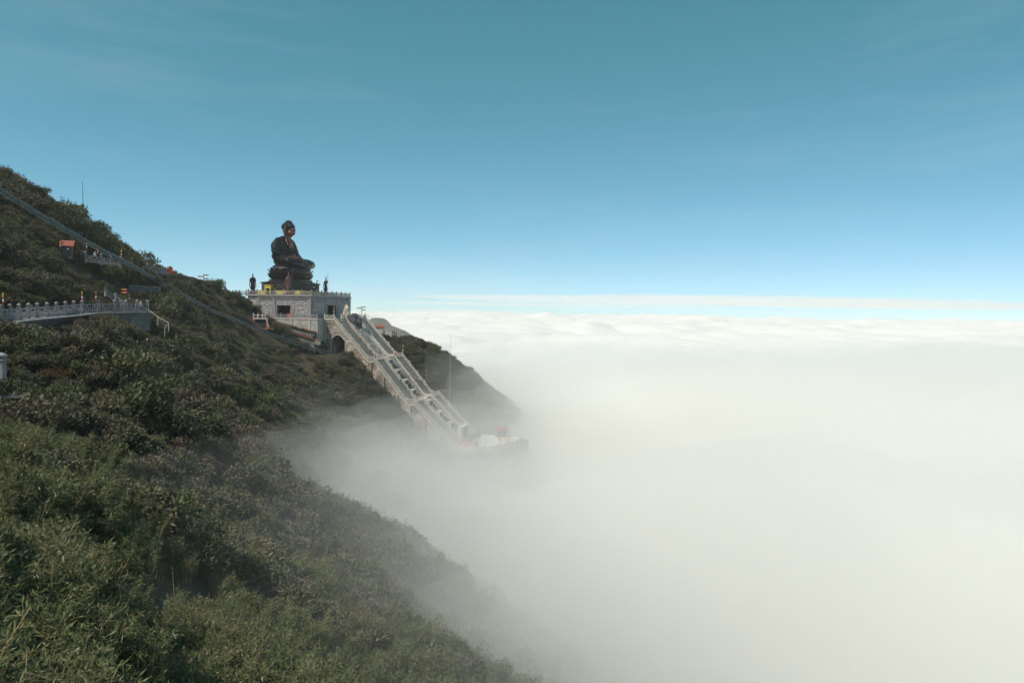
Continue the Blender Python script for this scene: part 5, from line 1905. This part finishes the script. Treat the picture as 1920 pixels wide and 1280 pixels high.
def gn_points(name, pts, rot, scl, idx, sources):
    """ground cover nobody could count: points carrying copies of the plants' foliage"""
    me = bpy.data.meshes.new(name)
    me.from_pydata(pts.tolist(), [], [])
    for nm, tp, data in (('rz', 'FLOAT', rot), ('sc', 'FLOAT', scl), ('kind_id', 'INT', idx)):
        at = me.attributes.new(nm, tp, 'POINT')
        at.data.foreach_set('value', data)
    o = link(name, me)
    g = bpy.data.node_groups.new(name, 'GeometryNodeTree')
    g.interface.new_socket('Geometry', in_out='INPUT', socket_type='NodeSocketGeometry')
    g.interface.new_socket('Geometry', in_out='OUTPUT', socket_type='NodeSocketGeometry')
    N, L = g.nodes.new, g.links.new
    gi, go = N('NodeGroupInput'), N('NodeGroupOutput')
    join = N('GeometryNodeJoinGeometry')
    L(join.outputs[0], go.inputs[0])

    def attr(nm, dt):
        a = N('GeometryNodeInputNamedAttribute'); a.data_type = dt; a.inputs[0].default_value = nm
        return a
    ar, as_, ak = attr('rz', 'FLOAT'), attr('sc', 'FLOAT'), attr('kind_id', 'INT')
    cx = N('ShaderNodeCombineXYZ'); L(ar.outputs[0], cx.inputs[2])
    m2p = N('GeometryNodeMeshToPoints'); L(gi.outputs[0], m2p.inputs['Mesh'])
    for k, objs in enumerate(sources):
        cmp_ = N('FunctionNodeCompare'); cmp_.data_type = 'INT'; cmp_.operation = 'EQUAL'
        L(ak.outputs[0], [i for i in cmp_.inputs if i.type == 'INT'][0]); [i for i in cmp_.inputs if i.type == 'INT'][1].default_value = k
        for ob in objs:
            oi = N('GeometryNodeObjectInfo'); oi.inputs['Object'].default_value = ob; oi.transform_space = 'ORIGINAL'; oi.inputs['As Instance'].default_value = True
            ip = N('GeometryNodeInstanceOnPoints')
            L(m2p.outputs[0], ip.inputs['Points']); L(oi.outputs['Geometry'], ip.inputs['Instance']); L(cmp_.outputs[0], ip.inputs['Selection'])
            L(cx.outputs[0], ip.inputs['Rotation']); L(as_.outputs[0], ip.inputs['Scale'])
            L(ip.outputs[0], join.inputs[0])
    md = o.modifiers.new('cover', 'NODES')
    md.node_group = g
    o['kind'] = 'stuff'
    return o


# individually planted things ------------------------------------------------
src_b, src_s, src_d, src_t = [], [], [], []
bx_, by_ = scatter(900, 8.5, 30, -36, -2, 0.4)
ok = clear(bx_, by_)
bx_, by_ = bx_[ok], by_[ok]
bz_ = ground(bx_, by_)
ppx, ppy = to_px(bx_, by_, bz_ + 1.5)
ok = (ppx > -20) & (ppx < 1000) & (ppy < 1380) & ~((ppx > 190) & (ppx < 400) & (ppy > 1060) & (ppy < 1230))
bx_, by_, bz_ = bx_[ok][:140], by_[ok][:140], bz_[ok][:140]
for i in range(len(bx_)):
    k = i % 4
    t, a, b = plant_thing('bamboo', 'dwarf bamboo clump with thin tan stems in the thicket of the near slope', 'bamboo', (bx_[i], by_[i], bz_[i] - .15), random.uniform(0, 6.28),
                          BAM[k][0], BAM[k][1], random.uniform(.8, 1.2), 'bamboo clumps of the near slope')
    if i < 4: src_b.append((a, b))
sx_, sy_ = scatter(420, 60, 205, -36, -9, 0.6)
ok = clear(sx_, sy_)
sx_, sy_ = sx_[ok], sy_[ok]
sz_ = ground(sx_, sy_)
ppx, ppy = to_px(sx_, sy_, sz_ + 1.5)
ok = (ppx > 0) & (ppx < 830) & (ppy > 400) & (seg_d(sx_, sy_, gal[0]) > 7) & (seg_d(sx_, sy_, gal[1]) > 5) & (seg_d(sx_, sy_, gal[2]) > 5)
sx_, sy_, sz_ = sx_[ok][:120], sy_[ok][:120], sz_[ok][:120]
for i in range(len(sx_)):
    k = i % 4
    t, a, b = plant_thing('bush', 'rounded green bush standing out from the scrub of the hillside', 'bush', (sx_[i], sy_[i], sz_[i] - .2), random.uniform(0, 6.28),
                          SHR[k][0], SHR[k][1], random.choice((1.2, 1.4, 1.7, 2.1, 2.5)), 'bushes standing out of the hillside scrub')
    if i < 4: src_s.append((a, b))
for lb, px, py, d, sc in (('bush of orange brown leaves under the lower gallery balustrade', 55, 612, 84, 1.3), ('bush with red leaves in the thicket above a second redder one', 152, 792, 46, 1.0),
                          ('bright red leaved low bush in the middle left thicket', 212, 806, 43, .9), ('dark red leaved bush low in the thicket at the bottom', 388, 1046, 24, .75), ('red leaved sprig at the bottom left corner', 10, 1250, 11, .45)):
    p = P(px, py, d)
    p.z = gz(p.x, p.y) + .95
    m_ = REDS if 'red leaved' in lb or 'red leaves' in lb else DRY[0]
    t, a, b = plant_thing('red_bush', lb, 'bush', p, random.uniform(0, 6), m_[0], m_[1], sc)
DRYL = ['brown dried bush amid green thicket just left of the lowest fog', 'brown dried bush at the fog edge right of the lower thicket', 'orange brown dried bush under the rail at the far left', 'orange brown dried bush right of another under the upper rail',
        'brown dried bush below the right end of the lower gallery', 'small orange brown dried bush close under the rail above the hut', 'brown dried bush on open scrub below the bent handrail', 'brown dried bush on the slope right behind the far stair flight',
        'brown dried bush topmost on the slope behind the far stair flight', 'brown dried bush beside the tall white mast']
for i, (px, py, d) in enumerate(((445, 915, 78), (560, 985, 62), (30, 395, 128), (60, 405, 130), (260, 600, 118), (90, 420, 133), (330, 690, 116), (780, 660, 257), (730, 640, 258), (880, 730, 253))):
    p = P(px, py, d)
    p.z = gz(p.x, p.y) - .1
    t, a, b = plant_thing('dry_bush', DRYL[i], 'bush', p, random.uniform(0, 6), DRY[i % 2][0], DRY[i % 2][1], random.uniform(1.0, 1.4), 'dried brown bushes on the slope')
    if i < 2: src_d.append((a, b))
for i, (lb, px, py, d, sc) in enumerate((('dark rounded tree on the ridge beside the sloping rail', 232, 486, 160, 1.35), ('broad dark evergreen in front of the left terrace railing', 405, 560, 208, 1.9),
                                          ('lower dark evergreen between the sloping rail and terrace wall', 440, 580, 206, 1.7), ('dark evergreen left of the broad one on the ridge', 372, 560, 200, 1.3),
                                          ('dark tree crowning the upper skyline left of the mast', 75, 372, 152, 1.3), ('dark tree on the skyline right of the grey mast', 186, 428, 160, 1.5),
                                          ('dark tree just above the rail on the skyline', 205, 452, 160, 1.3), ('dark leaning evergreen beside the wall left of the white gate', 458, 592, 208, 1.3))):
    p = P(px, py, d)
    p.z = min(p.z, gz(p.x, p.y)) - .3
    t, a, b = plant_thing('evergreen_tree', lb, 'tree', p, i * 1.3, TREES[i % 3][0], TREES[i % 3][1], sc, None, 'trunk', 'crown')
    if i < 3: src_t.append((a, b))
for i in range(26):                                                      # bare pale canes rising over the thicket
    px, py, d = [(48, 900, 20), (88, 1010, 17), (92, 1060, 16), (240, 1000, 20), (340, 1210, 14), (352, 1180, 15), (370, 1215, 14), (430, 1060, 21), (490, 1180, 24), (520, 1230, 22), (535, 1200, 25), (590, 1230, 27),
                (60, 1240, 11), (72, 1225, 11.5), (235, 1245, 13), (275, 1250, 13), (120, 1040, 17), (160, 930, 24), (210, 850, 33), (320, 1180, 15), (455, 1230, 20), (330, 960, 30), (250, 900, 34), (640, 1220, 32), (700, 1225, 37), (270, 870, 40)][i]
    p = P(px, py, d)
    p.z = gz(p.x, p.y) - .1
    h = random.uniform(2.3, 3.3)
    t = thing('bare_cane', 'bare tan cane rising out of the bamboo thicket', 'cane', p, random.uniform(0, 6), 'bare canes in the thicket')
    ln = random.uniform(-.3, .5)
    q = MB(); q.tube([(0, 0, 0), (ln * .3, .05, h * .5), (ln, .1, h)], [.022, .018, .006], 5); q.build('stem', M['culm'], t)
    q = MB()
    for k in range(26):
        u = random.uniform(.55, 1)
        pp = Vector((ln * u * u, .1 * u, h * u))
        leaf(q, pp, (rvec() + Vector((0, 0, .5))).normalized(), Vector((0, 0, 1)) + rvec() * .5, random.uniform(.1, .18), .024)
    q.build('leaves', M['bamboo'], t)

# the mass ------------------------------------------------------------------
def cover(name, n, r0, r1, a0, a1, power, sources, smin, smax, seed, gap, nscale, keep=None):
    x, y = scatter(n, r0, r1, a0, a1, power)
    ok = clear(x, y, False)
    x, y = x[ok], y[ok]
    nz_ = vnoise(x, y, nscale, seed) * .65 + vnoise(x, y, nscale * 2.7, seed + 1) * .35
    ok = nz_ > gap
    x, y, nz_ = x[ok], y[ok], nz_[ok]
    z = ground(x, y)
    px, py = to_px(x, y, z + 1.0)
    ok = (px > -900) & (px < 1500) & (py < 1520)
    dark = (px > 190) & (px < 400) & (py > 1060) & (py < 1230) & (rng.uniform(0, 1, len(px)) < .8)
    ok &= ~dark
    if keep is not None:
        ok &= keep(px, py, x, y)
    x, y, z, nz_ = x[ok], y[ok], z[ok], nz_[ok]
    sc = (smin + (smax - smin) * np.clip((nz_ - gap) / (.85 - gap), 0, 1)) * rng.uniform(.8, 1.2, len(x))
    nr = np.minimum(seg_d(x, y, rail_xy) + 2.0, seg_d(x, y, gal[0]))
    sc *= np.clip(.36 + nr / 9, .36, 1)
    sc *= np.where(clear(x, y), 1, .85)
    return gn_points(name, np.stack([x, y, z - .15 * sc], 1), rng.uniform(0, 6.28, len(x)), sc, rng.integers(0, len(sources), len(x)), sources)


cover('bamboo_thicket', 8000, 6.5, 62, -60, 26, 0.75, src_b, .5, 1.3, 301, .24, 1 / 5.)
cover('hillside_scrub', 32000, 42, 330, -58, 14, 0.85, src_s, .5, 1.75, 321, .14, 1 / 14.)
cover('tall_scrub', 900, 70, 320, -44, 10, 0.8, src_t, .45, 1.0, 371, .42, 1 / 22., lambda px, py, x, y: ~((px < 380) & (py < 610)))
cover('dry_scrub', 4200, 40, 330, -44, 10, 0.9, src_d, .7, 1.5, 341, .56, 1 / 18.)
